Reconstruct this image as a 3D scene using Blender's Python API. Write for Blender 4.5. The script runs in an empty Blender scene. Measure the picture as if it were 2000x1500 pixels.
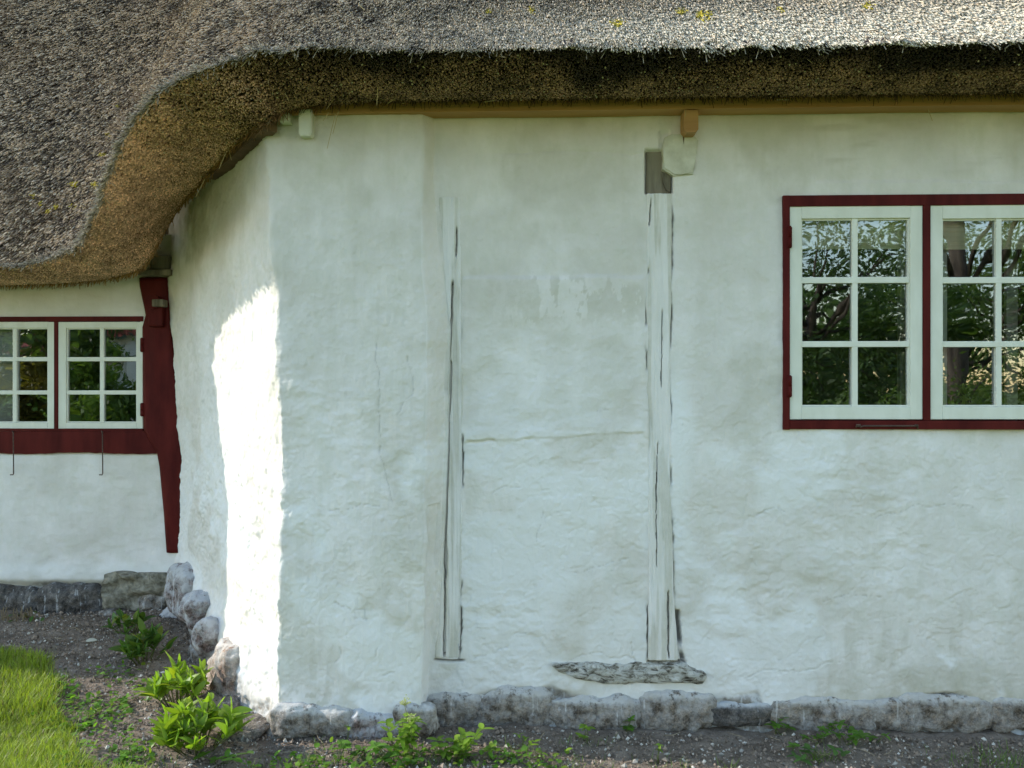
import bpy, bmesh, math, random
import numpy as np
from mathutils import Vector, Matrix

# ------------------------------------------------------------------ camera, sky, sun, exposure
CAM = np.array([0.0, -3.375, 1.5]); YAW = math.radians(2.0); FPX = 1500.0
SUN = np.array([-1.0, 0.114, 0.525]); SUN = SUN / np.linalg.norm(SUN)
SUN_STRENGTH, SKY_STRENGTH, EXPOSURE = 2.0, 0.15, 1.42

scene = bpy.context.scene
C = scene.collection
cam_d = bpy.data.cameras.new("camera"); cam = bpy.data.objects.new("camera", cam_d); C.objects.link(cam)
cam.location = CAM; cam.rotation_euler = (math.radians(90), 0, YAW)
cam_d.sensor_width = 36; cam_d.lens = 36 * FPX / 2000; cam_d.clip_start = 0.05; cam_d.clip_end = 2000
scene.camera = cam
world = bpy.data.worlds.new("World"); scene.world = world; world.use_nodes = True
wn = world.node_tree; bg = wn.nodes["Background"]
sky = wn.nodes.new("ShaderNodeTexSky"); sky.sky_type = 'NISHITA'; sky.sun_disc = False
sky.sun_elevation = math.asin(SUN[2]); sky.sun_rotation = math.atan2(SUN[0], SUN[1])
sky.dust_density = 0.2; sky.ozone_density = 1.0; sky.air_density = 1.38
wn.links.new(sky.outputs[0], bg.inputs[0]); bg.inputs[1].default_value = SKY_STRENGTH
sun_d = bpy.data.lights.new("sun", 'SUN'); sun_d.energy = SUN_STRENGTH; sun_d.angle = math.radians(0.5)
sun_d.color = (1.0, 0.94, 0.85)
sun = bpy.data.objects.new("sun", sun_d); C.objects.link(sun)
sun.location = (-10, 2, 12); sun.rotation_euler = Vector(-SUN).to_track_quat('-Z', 'Y').to_euler()
scene.view_settings.view_transform = 'Standard'; scene.view_settings.look = 'None'
scene.view_settings.exposure = EXPOSURE; scene.view_settings.gamma = 1.0
scene.cycles.max_bounces = 8; scene.cycles.diffuse_bounces = 5; scene.cycles.transparent_max_bounces = 12

rng = np.random.default_rng(7); random.seed(7)

# ------------------------------------------------------------------ photo geometry
cT, sT = math.cos(YAW), math.sin(YAW)
def at(px, py, y):                      # the point of the vertical plane at depth y seen at a photo pixel
    u = (px - 1000) / FPX; w = (750 - py) / FPX
    dx, dy = u * cT - sT, u * sT + cT
    t = (y - CAM[1]) / dy
    return np.array([CAM[0] + dx * t, y, CAM[2] + w * t])
def on_ground(px, py, z=0.0):
    u = (px - 1000) / FPX; w = (750 - py) / FPX
    t = (z - CAM[2]) / w
    return np.array([CAM[0] + (u * cT - sT) * t, CAM[1] + (u * sT + cT) * t, z])
def project(P):                         # world -> photo pixels
    d = P - CAM
    u = d[..., 0] * cT + d[..., 1] * sT
    v = -d[..., 0] * sT + d[..., 1] * cT
    return 1000 + FPX * u / v, 750 - FPX * d[..., 2] / v

# ------------------------------------------------------------------ noise
def _hash(i, j, k, s):
    h = (i.astype(np.uint32) * np.uint32(374761393) + j.astype(np.uint32) * np.uint32(668265263)
         + k.astype(np.uint32) * np.uint32(2147483647) + np.uint32((s * 974634777) & 0xffffffff))
    h = (h ^ (h >> np.uint32(13))) * np.uint32(1274126177)
    h = (h ^ (h >> np.uint32(16))) * np.uint32(2246822519)
    return ((h ^ (h >> np.uint32(15))) & np.uint32(0xffffff)).astype(np.float64) / 0xffffff
def vnoise(P, scale, seed=0):
    q = P * np.asarray(scale, dtype=float) + 1000.37
    i = np.floor(q).astype(np.int64); f = q - i; f = f * f * f * (f * (f * 6 - 15) + 10)
    r = 0
    for a in (0, 1):
        wa = f[..., 0] if a else 1 - f[..., 0]
        for b in (0, 1):
            wb = f[..., 1] if b else 1 - f[..., 1]
            for c in (0, 1):
                wc = f[..., 2] if c else 1 - f[..., 2]
                r = r + wa * wb * wc * _hash(i[..., 0] + a, i[..., 1] + b, i[..., 2] + c, seed)
    return r * 2 - 1
def fbm(P, scale, octv=4, seed=0, gain=0.5):
    s = np.asarray(scale, dtype=float) * np.ones(3); r = 0; a = 1
    for o in range(octv):
        r = r + a * vnoise(P, s * 2 ** o, seed + o * 17); a *= gain
    return r
def ss(a, b, x):
    t = np.clip((x - a) / (b - a), 0, 1); return t * t * (3 - 2 * t)
def interp(pts, v):
    p = sorted(pts); return np.interp(v, [a for a, b in p], [b for a, b in p])

# ------------------------------------------------------------------ mesh helpers
def raw_mesh(name, V, F, mat=None, parent=None, attrs=None, smooth=False, mats=None, midx=None):
    V = np.asarray(V, dtype=np.float32).reshape(-1, 3); F = np.asarray(F, dtype=np.int32)
    me = bpy.data.meshes.new(name); n = F.shape[1]
    me.vertices.add(len(V)); me.vertices.foreach_set("co", V.ravel())
    me.loops.add(F.size); me.loops.foreach_set("vertex_index", F.ravel())
    me.polygons.add(len(F)); me.polygons.foreach_set("loop_start", np.arange(0, F.size, n, dtype=np.int32))
    me.polygons.foreach_set("use_smooth", np.full(len(F), bool(smooth)))
    me.update(calc_edges=True)
    for k, a in (attrs or {}).items():
        at_ = me.attributes.new(k, 'FLOAT_COLOR', 'POINT')
        a = np.asarray(a, dtype=np.float32)
        if a.shape[1] == 3: a = np.concatenate([a, np.ones((len(a), 1), np.float32)], 1)
        at_.data.foreach_set("color", a.ravel())
    if mat: me.materials.append(mat)
    me.validate(); o = bpy.data.objects.new(name, me); C.objects.link(o)
    if parent: o.parent = parent
    return o
def grid_faces(ny, nx, keep=None):
    i = np.arange(ny * nx).reshape(ny, nx)
    F = np.stack([i[:-1, :-1], i[:-1, 1:], i[1:, 1:], i[1:, :-1]], -1)
    if keep is not None: return F[keep]
    return F.reshape(-1, 4)
def grid_mesh(name, P, mat, parent=None, keep=None, attrs=None, flip=False, smooth=True):
    ny, nx = P.shape[:2]; F = grid_faces(ny, nx, keep)
    if flip: F = F[:, ::-1]
    return raw_mesh(name, P.reshape(-1, 3), F, mat, parent, attrs, smooth)
def bm_obj(name, bm, mat, parent=None, smooth=False):
    bmesh.ops.recalc_face_normals(bm, faces=bm.faces)
    me = bpy.data.meshes.new(name); bm.to_mesh(me); bm.free()
    for p in me.polygons: p.use_smooth = smooth
    me.materials.append(mat); o = bpy.data.objects.new(name, me); C.objects.link(o)
    if parent: o.parent = parent
    return o
def add_box(bm, x0, x1, y0, y1, z0, z1, bev=0.0):
    r = bmesh.ops.create_cube(bm, size=1)
    vs = r['verts']
    bmesh.ops.scale(bm, vec=(abs(x1 - x0), abs(y1 - y0), abs(z1 - z0)), verts=vs)
    bmesh.ops.translate(bm, vec=((x0 + x1) / 2, (y0 + y1) / 2, (z0 + z1) / 2), verts=vs)
    if bev:
        es = list({e for v in vs for e in v.link_edges})
        bmesh.ops.bevel(bm, geom=es, offset=bev, segments=2, profile=0.6, affect='EDGES')
def add_prism(bm, pts, y0, y1):         # polygon in (x,z) extruded in y
    a = [bm.verts.new((x, y0, z)) for x, z in pts]; b = [bm.verts.new((x, y1, z)) for x, z in pts]
    bm.faces.new(a); bm.faces.new(b[::-1]); n = len(pts)
    for i in range(n): bm.faces.new((a[i], b[i], b[(i + 1) % n], a[(i + 1) % n]))
def add_tube(bm, pts, r, n=8):
    rings = []
    for i, p in enumerate(pts):
        p = Vector(p); d = (Vector(pts[min(i + 1, len(pts) - 1)]) - Vector(pts[max(i - 1, 0)])).normalized()
        a = d.orthogonal().normalized(); b = d.cross(a)
        if rings and abs(prev.dot(d)) < 0.95:
            a = (prev - d * prev.dot(d)).normalized(); b = d.cross(a)
        prev = a
        rr = r[i] if hasattr(r, '__len__') else r
        rings.append([bm.verts.new(p + a * rr * math.cos(2 * math.pi * k / n) + b * rr * math.sin(2 * math.pi * k / n)) for k in range(n)])
    for A, B in zip(rings, rings[1:]):
        for k in range(n): bm.faces.new((A[k], A[(k + 1) % n], B[(k + 1) % n], B[k]))
    bm.faces.new(rings[0][::-1]); bm.faces.new(rings[-1])
def empty(name, loc=(0, 0, 0)):
    o = bpy.data.objects.new(name, None); o.empty_display_size = 0.1; C.objects.link(o); o.location = loc; return o
def tag(o, label=None, cat=None, group=None, kind=None):
    for k, v in (('label', label), ('category', cat), ('group', group), ('kind', kind)):
        if v: o[k] = v
    return o

# ------------------------------------------------------------------ materials
class NT:
    def __init__(s, name):
        s.m = bpy.data.materials.new(name); s.m.use_nodes = True; s.t = s.m.node_tree; s.b = s.t.nodes["Principled BSDF"]
        s.out = s.t.nodes["Material Output"]
    def n(s, kind, **kw):
        nd = s.t.nodes.new("ShaderNode" + kind)
        for k, v in kw.items():
            if k in nd.inputs.keys(): nd.inputs[k].default_value = v
            else: setattr(nd, k, v)
        return nd
    def l(s, a, b): s.t.links.new(a, b)
    def coord(s, scale=(1, 1, 1)):
        tc = s.n("TexCoord"); mp = s.n("Mapping"); mp.inputs['Scale'].default_value = scale
        s.l(tc.outputs['Object'], mp.inputs[0]); return mp.outputs[0]
    def noise(s, scale, detail=4, rough=0.55, stretch=(1, 1, 1), dist=0.0):
        nd = s.n("TexNoise", Scale=scale, Detail=detail, Roughness=rough, Distortion=dist); s.l(s.coord(stretch), nd.inputs['Vector'])
        return nd.outputs['Fac']
    def ramp(s, fac, stops, interp='LINEAR'):
        r = s.n("ValToRGB"); s.l(fac, r.inputs[0]); e = r.color_ramp.elements; r.color_ramp.interpolation = interp
        while len(e) < len(stops): e.new(0.5)
        for el, (p, c) in zip(e, stops):
            el.position = p; el.color = (*c, 1) if hasattr(c, '__len__') else (c, c, c, 1)
        return r.outputs[0]
    def mix(s, fac, a, b, mode='MIX'):
        nd = s.n("MixRGB", blend_type=mode)
        for i, v in zip((0, 1, 2), (fac, a, b)):
            if hasattr(v, 'links') or isinstance(v, bpy.types.NodeSocket): s.l(v, nd.inputs[i])
            elif i == 0: nd.inputs[0].default_value = v
            else: nd.inputs[i].default_value = (*v, 1)
        return nd.outputs[0]
    def math(s, op, a, b=None, c=None, clamp=False):
        nd = s.n("Math", operation=op); nd.use_clamp = clamp
        for i, v in enumerate((a, b, c)):
            if v is None: continue
            if isinstance(v, bpy.types.NodeSocket): s.l(v, nd.inputs[i])
            else: nd.inputs[i].default_value = v
        return nd.outputs[0]
    def attr(s, name):
        a = s.n("Attribute"); a.attribute_name = name; return a
    def sep(s, col):
        x = s.n("SeparateColor"); s.l(col, x.inputs[0]); return x.outputs
    def bump(s, h, strength=0.5, dist=0.01, prev=None):
        b = s.n("Bump", Strength=strength, Distance=dist); s.l(h, b.inputs['Height'])
        if prev: s.l(prev, b.inputs['Normal'])
        s.l(b.outputs[0], s.b.inputs['Normal']); return b.outputs[0]
    def base(s, col, rough=0.8, spec=0.3):
        if isinstance(col, bpy.types.NodeSocket): s.l(col, s.b.inputs['Base Color'])
        else: s.b.inputs['Base Color'].default_value = (*col, 1)
        if isinstance(rough, bpy.types.NodeSocket): s.l(rough, s.b.inputs['Roughness'])
        else: s.b.inputs['Roughness'].default_value = rough
        s.b.inputs['Specular IOR Level'].default_value = spec

def lime_material(name):
    t = NT(name)
    at_ = t.attr("mask"); R, G, B = t.sep(at_.outputs['Color'])[:3]; A = at_.outputs['Alpha']
    big = t.noise(2.2, 5, 0.6); mid = t.noise(14, 5, 0.6, (1, 1, 0.6)); fine = t.noise(70, 4, 0.6)
    c = t.mix(t.ramp(big, [(0.38, 0.0), (0.62, 1.0)]), (0.65, 0.615, 0.57), (0.77, 0.735, 0.71))
    c = t.mix(t.math('MULTIPLY', t.ramp(mid, [(0.46, 0.0), (0.66, 1.0)]), 0.36), c, (0.60, 0.595, 0.51))
    sp = t.ramp(t.noise(210, 2, 0.5), [(0.69, 0.0), (0.75, 1.0)])
    c = t.mix(t.math('MULTIPLY', sp, 0.35), c, (0.28, 0.26, 0.2))
    rs = t.ramp(t.noise(9, 4, 0.6, (1, 1, 0.07)), [(0.52, 0.0), (0.68, 1.0)])
    c = t.mix(t.math('MULTIPLY', rs, 0.22), c, (0.55, 0.52, 0.44))
    c = t.mix(B, c, (0.79, 0.785, 0.78))                                   # fresher limewash
    dn = t.ramp(t.noise(9, 6, 0.65), [(0.3, 0.35), (0.65, 1.0)])
    c = t.mix(t.math('MULTIPLY', R, dn), c, (0.40, 0.38, 0.28))           # damp, algae and dust
    st = t.ramp(t.noise(18, 8, 0.68, (1, 1, 1.3)), [(0.28, (0.06, 0.055, 0.05)), (0.42, (0.17, 0.155, 0.135)), (0.56, (0.26, 0.235, 0.205)), (0.7, (0.20, 0.14, 0.10)), (0.8, (0.38, 0.37, 0.35))])
    drip = t.ramp(t.noise(30, 3, 0.6, (1, 1, 0.07)), [(0.57, 0.0), (0.66, 1.0)])
    wash = t.math('MULTIPLY', t.ramp(t.noise(11, 6, 0.7), [(0.47, 0.0), (0.58, 0.7)]), 1.0)
    st = t.mix(t.math('MAXIMUM', t.math('MULTIPLY', drip, 0.55), wash), st, (0.56, 0.57, 0.57))
    c = t.mix(G, c, st)
    c = t.mix(A, (0.035, 0.03, 0.025), c)                                 # alpha 0 = open crack
    t.base(c, 0.92, 0.15)
    n1 = t.bump(t.noise(45, 6, 0.62, (1, 1, 0.8), 0.4), 0.45, 0.005)
    n2 = t.bump(t.noise(12, 5, 0.6, (1, 1, 0.55), 0.8), 0.25, 0.012, n1)
    t.bump(fine, 0.5, 0.003, n2)
    return t.m
M_LIME = lime_material("limewashed_plaster")

def reed_material(name, rough=0.75):
    t = NT(name); a = t.attr("col"); t.base(a.outputs['Color'], rough, 0.25); return t.m
M_REED = reed_material("reed")
def simple(name, c1, c2, scale=8, stretch=(1, 1, 1), rough=0.7, bump=0.3, dist=0.004, spec=0.3, lo=0.35, hi=0.65):
    t = NT(name); f = t.noise(scale, 5, 0.6, stretch)
    t.base(t.mix(t.ramp(f, [(lo, 0.0), (hi, 1.0)]), c1, c2), rough, spec); t.bump(f, bump, dist); return t.m
M_THATCH = simple("thatch_body", (0.035, 0.026, 0.018), (0.075, 0.055, 0.035), 40, (1, 0.2, 0.2), 0.9, 0.8, 0.02)
M_RED = simple("oxide_red_paint", (0.058, 0.0045, 0.0045), (0.098, 0.0105, 0.009), 14, (1, 1, 0.25), 0.6, 0.45, 0.004, 0.12)
M_SASH = simple("white_linseed_paint", (0.66, 0.66, 0.57), (0.74, 0.74, 0.66), 12, (1, 1, 0.4), 0.45, 0.12, 0.002)
M_OCHRE = simple("ochre_stained_pine", (0.36, 0.19, 0.065), (0.50, 0.29, 0.11), 9, (0.12, 1, 2), 0.6, 0.2, 0.003)
M_OLDWOOD = simple("bare_weathered_oak", (0.10, 0.085, 0.06), (0.26, 0.225, 0.165), 25, (1, 1, 0.12), 0.85, 0.7, 0.006)
M_DARKWOOD = simple("dark_smoked_wood", (0.07, 0.042, 0.022), (0.17, 0.105, 0.055), 20, (0.3, 0.3, 1), 0.8, 0.5, 0.005)
M_IRON = simple("rusty_iron", (0.05, 0.035, 0.03), (0.12, 0.07, 0.05), 60, (1, 1, 1), 0.6, 0.3, 0.001)
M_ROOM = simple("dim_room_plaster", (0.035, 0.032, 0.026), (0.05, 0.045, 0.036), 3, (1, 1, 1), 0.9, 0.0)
M_BLIND = simple("cream_blind", (0.84, 0.76, 0.50), (0.88, 0.82, 0.58), 40, (0.05, 1, 4), 0.8, 0.2, 0.002)
M_CURTAIN = simple("white_inner_sash", (0.6, 0.6, 0.58), (0.66, 0.66, 0.64), 10, (1, 1, 1), 0.6, 0.05)
def glass():
    t = NT("window_glass")
    g = t.n("BsdfGlossy", Roughness=0.012); g.inputs[0].default_value = (0.9, 0.95, 1.0, 1)
    tr = t.n("BsdfTransparent"); tr.inputs[0].default_value = (0.82, 0.86, 0.84, 1)
    fr = t.n("Fresnel", IOR=1.9); mx = t.n("MixShader")
    f = t.math('MULTIPLY_ADD', fr.outputs[0], 1.5, 0.08, clamp=True)
    b = t.n("Bump", Strength=0.05, Distance=0.02); t.l(t.noise(5, 1, 0.4), b.inputs['Height']); t.l(b.outputs[0], g.inputs['Normal'])
    t.l(f, mx.inputs[0]); t.l(tr.outputs[0], mx.inputs[1]); t.l(g.outputs[0], mx.inputs[2]); t.l(mx.outputs[0], t.out.inputs[0])
    return t.m
M_GLASS = glass()
def stone_material(name, cols, wash=0.5, washcol=(0.58, 0.59, 0.60)):
    t = NT(name)
    f = t.noise(13, 9, 0.7, (1, 1, 1), 0.6)
    c = t.ramp(f, [(0.3, cols[0]), (0.48, cols[1]), (0.62, cols[2]), (0.75, cols[3])])
    sp = t.ramp(t.noise(150, 3, 0.6), [(0.35, 0.55), (0.6, 1.1)]); c = t.mix(1.0, c, sp, 'MULTIPLY'); c = t.mix(1.0, c, t.ramp(t.noise(48, 5, 0.7), [(0.36, 0.35), (0.58, 1.25)]), 'MULTIPLY')
    geo = t.n("NewGeometry"); up = t.sep(geo.outputs['Normal'])[2]
    at_ = t.attr("mask"); R = t.sep(at_.outputs['Color'])[0]
    w = t.math('ADD', t.math('MULTIPLY', t.ramp(t.noise(16, 6, 0.7), [(0.4, 0.0), (0.62, 1.0)]), wash), t.math('MULTIPLY', t.math('MAXIMUM', t.math('MULTIPLY', R, t.ramp(t.noise(16, 8, 0.75), [(0.37, 0.0), (0.46, 1.0)])), t.ramp(t.noise(34, 3, 0.6, (1, 1, 0.05)), [(0.61, 0.0), (0.66, 1.0)])), t.math('ADD', R, 0.5)), clamp=True)
    c = t.mix(w, c, washcol)
    t.base(c, 0.85, 0.25)
    n1 = t.bump(f, 0.9, 0.025); t.bump(t.noise(70, 6, 0.7), 1.0, 0.008, n1)
    return t.m
GREYS = [(0.085, 0.066, 0.05), (0.21, 0.168, 0.128), (0.32, 0.255, 0.195), (0.42, 0.35, 0.28)]
M_STONE = stone_material("field_stone", GREYS, 0.55, (0.60, 0.58, 0.55))
M_STONE_DARK = stone_material("dark_slate_stone", [(0.045, 0.039, 0.034), (0.11, 0.096, 0.084), (0.18, 0.157, 0.136), (0.26, 0.225, 0.195)], 0.10)
M_STONE_WARM = stone_material("reddish_granite", [(0.22, 0.13, 0.09), (0.38, 0.25, 0.18), (0.46, 0.33, 0.25), (0.50, 0.40, 0.32)], 0.5, (0.66, 0.62, 0.57))
M_STONE_RED = stone_material("whitewashed_reddish_stone", [(0.10, 0.07, 0.06), (0.26, 0.19, 0.17), (0.38, 0.32, 0.3), (0.42, 0.38, 0.36)], 0.85, (0.58, 0.58, 0.59))
M_MORTAR = simple("grey_mortar", (0.13, 0.118, 0.085), (0.36, 0.335, 0.27), 26, (1, 1, 1), 0.95, 1.0, 0.03)

# ------------------------------------------------------------------ ground
def gz(x, y):
    P = np.stack([np.asarray(x, float), np.asarray(y, float), np.zeros_like(np.asarray(x, float))], -1)
    b = 0.075 * ss(0.1, 1.3, P[..., 1]) * ss(0.2, -1.4, P[..., 0])
    near = np.exp(-((P[..., 0] / 9) ** 2 + (P[..., 1] / 9) ** 2))
    return b + 0.018 * fbm(P, 2.0, 3, 31) * near
def grass_mask(x, y):
    P = np.stack([x, y, np.zeros_like(x)], -1)
    n = 0.10 * fbm(P, 3.5, 3, 5)
    # distance behind the ragged border of the bed, which follows the walls
    edge = interp([(-9, 0.75), (-3.2, 0.72), (-2.65, 0.60), (-2.46, 0.42), (-2.2, 0.08), (-1.95, -0.2), (-1.75, -0.42), (-1.4, -0.6), (-0.6, -0.62), (8, -0.62)], x)
    return ss(0.06, -0.06, y - edge + n)
def axis(lo, hi, step, far):
    a = [lo]; s = step
    while a[-1] > -far: s *= 1.35; a.append(a[-1] - s)
    b = [hi]; s = step
    while b[-1] < far: s *= 1.35; b.append(b[-1] + s)
    return np.concatenate([np.array(a[::-1][:-1]), np.arange(lo, hi, step), np.array(b)])
gx = axis(-3.6, 2.9, 0.011, 400.0); gy = axis(-0.75, 1.5, 0.011, 400.0)
GX, GY = np.meshgrid(gx, gy); GP = np.stack([GX, GY, np.zeros_like(GX)], -1)
fine = (np.abs(GX) < 4.5) & (np.abs(GY) < 2.2)
GP[..., 2] = gz(GX, GY) + np.where(fine, 0.007 * fbm(GP, 14, 3, 3) + 0.005 * np.abs(fbm(GP, 45, 2, 9)) + 0.003 * vnoise(GP, 90, 4), 0)
gm = grass_mask(GX, GY)
t = NT("soil_and_turf")
G_ = t.sep(t.attr("mask").outputs['Color'])[0]
s1 = t.ramp(t.noise(8, 6, 0.65), [(0.3, (0.13, 0.10, 0.075)), (0.55, (0.25, 0.195, 0.148)), (0.75, (0.37, 0.30, 0.235))])
s1 = t.mix(t.ramp(t.noise(130, 3, 0.6), [(0.60, 0.0), (0.68, 1.0)]), s1, (0.32, 0.29, 0.25))
s1 = t.mix(t.ramp(t.noise(70, 3, 0.6), [(0.60, 0.0), (0.72, 0.8)]), s1, (0.03, 0.024, 0.018))
g1 = t.ramp(t.noise(5, 5, 0.6), [(0.3, (0.075, 0.11, 0.018)), (0.7, (0.14, 0.19, 0.035))])
t.base(t.mix(G_, s1, g1), 0.95, 0.1); t.bump(t.noise(110, 5, 0.7), 0.9, 0.008)
ground = grid_mesh("ground", GP, t.m, None, None, {"mask": np.stack([gm.ravel()] * 3, 1)})
tag(ground, "dark crumbly soil bed along the walls running into lawn", "ground", kind="structure")

# ------------------------------------------------------------------ cottage
house = empty("thatched_cottage", (0, 0, 0))
tag(house, "whitewashed half-timbered cottage with thatched roof, dark red windows and a slanting corner wall", "cottage")

YL = 1.40                                    # plane of the set-back wall on the left
EC = at(333, 700, YL)[:2]                    # inner corner in plan
Z0, Z1 = -0.12, 2.86
def prot(z): return np.interp(z, [0, 1.0, 2.6], [0.14, 0.122, 0.054])
def z_of(py, y=0.0): return at(1000, py, y)[2]
corner_pts = [(z_of(py, -.08), at(px, py, -float(prot(z_of(py)))) [0]) for px, py in
              ((523, 215), (525, 260), (530, 450), (538, 560), (544, 700), (547, 850), (550, 1000), (545, 1150), (544, 1300), (534, 1400), (530, 1440))]
rev_out = [(z_of(py, -.08), at(px, py, -float(prot(z_of(py))))[0]) for px, py in
           ((824, 215), (824, 400), (826, 520), (832, 640), (832, 800), (826, 950), (822, 1200), (818, 1440))]
rev_in = [(z_of(py), at(px, py, 0)[0]) for px, py in
          ((847, 215), (848, 370), (856, 480), (868, 560), (872, 640), (870, 800), (860, 950), (850, 1150), (838, 1300), (830, 1440))]
zs = np.arange(Z0, Z1, 0.0055); nz = len(zs)
xr = np.concatenate([np.linspace(7.0, 2.5, 40)[:-1]])
nAB, nBC, nCD, nDE = 620, 34, 130, 300
xin, xout, xc, pp = interp(rev_in, zs), interp(rev_out, zs), interp(corner_pts, zs), prot(zs)
zz = np.stack([0 * zs, 0 * zs, zs], -1); xc = xc + 0.007 * fbm(zz, 5, 4, 61); xout = xout + 0.012 * fbm(zz, 3.2, 4, 62); xin = xin + 0.012 * fbm(zz, 2.6, 3, 63)
rows = []
tA = np.linspace(0, 1, nAB); tB = np.linspace(0, 1, nBC + 1)[1:]; tC = np.linspace(0, 1, nCD + 1)[1:]; tD = np.linspace(0, 1, nDE + 1)[1:]
# the slanting wall is slightly hollow and leans in at the top
EXK = [at(px, py, YL) for px, py in ((344, 1210), (343, 1140), (342, 1085), (346, 1000), (348, 920), (339, 850), (332, 760), (324, 640), (323, 535), (328, 420))]
EXZ, EXX = [p[2] for p in EXK], [p[0] for p in EXK]
Xs, Ys = [], []
for k in range(nz):
    z = zs[k]; ex = np.interp(z, EXZ, EXX)
    X = np.concatenate([xr, 2.5 + (xin[k] - 2.5) * tA, xin[k] + (xout[k] - xin[k]) * tB, xout[k] + (xc[k] - xout[k]) * tC, xc[k] + (ex - 0.01 - xc[k]) * tD])
    yE = YL + 0.05
    Y = np.concatenate([0 * xr, 0 * tA, -pp[k] * tB, -pp[k] + 0 * tC, -pp[k] + (yE + pp[k]) * tD])
    Xs.append(X); Ys.append(Y)
Xs, Ys = np.array(Xs), np.array(Ys)
def smooth_s(a, r, it):
    for _ in range(it):
        b = a.copy(); b[:, 1:-1] = 0.25 * a[:, :-2] + 0.5 * a[:, 1:-1] + 0.25 * a[:, 2:]; a = b
    return a
n0 = len(xr)
a0 = n0 + nAB - 60; a1 = n0 + nAB + nBC + 60
Xm, Ym = smooth_s(Xs, 1, 7), smooth_s(Ys, 1, 7)
Xc, Yc = smooth_s(Xs, 1, 5), smooth_s(Ys, 1, 5)
w = np.zeros(Xs.shape[1]); w[a0:a1] = 1; w = np.convolve(np.pad(w, 10, mode='edge'), np.ones(21) / 21, 'valid')
Xs = Xc * (1 - w) + Xm * w; Ys = Yc * (1 - w) + Ym * w
W = np.stack([Xs, Ys, np.repeat(zs[:, None], Xs.shape[1], 1)], -1)
dX = np.gradient(Xs, axis=1); dY = np.gradient(Ys, axis=1)
ln = np.hypot(dX, dY) + 1e-9
N = np.stack([dY / ln * 1.0, -dX / ln * 1.0, 0 * dX], -1)       # path runs right to left: outward is towards -y
N[np.sum(N * np.array([-.5, -1, 0]), -1) < 0] *= -1
PX, PY = project(W)
sidx = np.arange(Xs.shape[1])[None, :] * np.ones((nz, 1))
seg_main = (sidx < n0 + nAB); seg_ch = (sidx >= n0 + nAB + nBC + nCD)
seg_but = (sidx >= n0 + nAB + nBC) & ~seg_ch
Pn = W * np.array([1, 1, 1.0])
h = 0.010 * fbm(Pn, 2.3, 3, 1) + 0.003 * fbm(Pn, (7, 7, 9), 3, 11)
lumps = fbm(Pn, (11, 11, 20), 3, 21)
low = ss(2.1, 0.9, W[..., 2])
h = h + (0.0010 + 0.0034 * low * ss(-.25, .35, fbm(Pn, 1.9, 3, 23))) * lumps * np.where(seg_ch, 1.6, 1)
rid = 1 - np.abs(fbm(Pn, (9, 9, 13), 3, 41)); h = h - 0.0025 * ss(0.93, 1.0, rid) * low      # trowel edges and hair lines
plate = np.floor(2.2 * (fbm(Pn, (5, 5, 7), 3, 51) + 1)); h = h + 0.0019 * ss(-.3, .3, fbm(Pn, 2.4, 3, 53)) * plate * (0.35 + 0.65 * low)
h = h + 0.0012 * fbm(Pn, 60, 2, 61) + seg_ch * (0.0034 * fbm(Pn, (34, 34, 20), 3, 65, .6) + 0.003 * fbm(Pn, (10, 10, 6), 2, 66))
streak = fbm(Pn, (30, 30, 3.5), 3, 71); h = h + np.where(seg_but, 0.0016, np.where(seg_ch, 0.0012, 0.0003)) * streak
wob = 6 * fbm(Pn, 6, 3, 81)
inpan = ss(893, 912, PX) * ss(1264, 1250, PX) * seg_main
h = h + inpan * 0.009 * ss(536, 546, PY + wob * .6) * ss(760, 560, PY)                         # upper infill stands a little proud
line = 862 - (PX - 905) * 0.062 + wob * 0.7
dl = PY - line
h = h + inpan * 0.0055 * ss(-34, -2, dl) * ss(5, 0, dl)
h = h - inpan * 0.012 * ss(4, 1.5, np.abs(dl - 2)) * ss(0.0, 0.4, fbm(Pn, (9, 9, 3), 2, 91)) * ss(1080, 1000, PX)
h = h - inpan * 0.004 * ss(3, 1, np.abs(PY - 297 + wob)) * ss(940, 990, PX)
dent = seg_main * ss(1.2, 0.2, np.hypot((PX - 1420) / 260, (PY - 1120) / 170)); h = h + 0.004 * dent * lumps
h = h + seg_main * 0.006 * ss(1592, 1600, PX) * ss(352, 358, PY + wob * .3) * ss(384, 382, PY)   # lintel rendering
# recess of the lost post head
rec = seg_main * ss(1258, 1262, PX) * ss(1316, 1312, PX) * ss(290, 295, PY) * ss(379, 376, PY)
h = h - 0.045 * rec
rec2 = seg_main * ss(1286, 1290, PX) * ss(1310, 1306, PX) * ss(255, 258, PY) * ss(296, 293, PY); h = h - 0.01 * rec2
# gaps along the posts
P1L = [(385, 857), (450, 860), (520, 865), (640, 877), (800, 874), (1000, 867), (1150, 858), (1287, 849)]
P1R = [(385, 899), (600, 902), (900, 903), (1100, 902), (1287, 898)]
P2L = [(377, 1263), (600, 1263), (900, 1264), (1100, 1267), (1291, 1266)]
P2R = [(377, 1311), (500, 1312), (700, 1308), (800, 1310), (950, 1310), (1150, 1316), (1291, 1324)]
crk = np.zeros_like(PX)
def gap(pts, y0, y1, wpx, depth, seed, dens):
    global h, crk
    d = np.abs(PX - interp(pts, PY) - 2.5 * fbm(Pn, (1, 1, 25), 2, seed))
    on = ss(y0, y0 + 4, PY) * ss(y1, y1 - 4, PY) * ss(dens - .15, dens + .15, fbm(Pn, (0.3, 0.3, 4), 3, seed + 3) * 0.8 + 0.5) * seg_main
    g = ss(wpx, wpx * 0.4, d) * on; h = h - depth * g; crk = np.maximum(crk, g)
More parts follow.
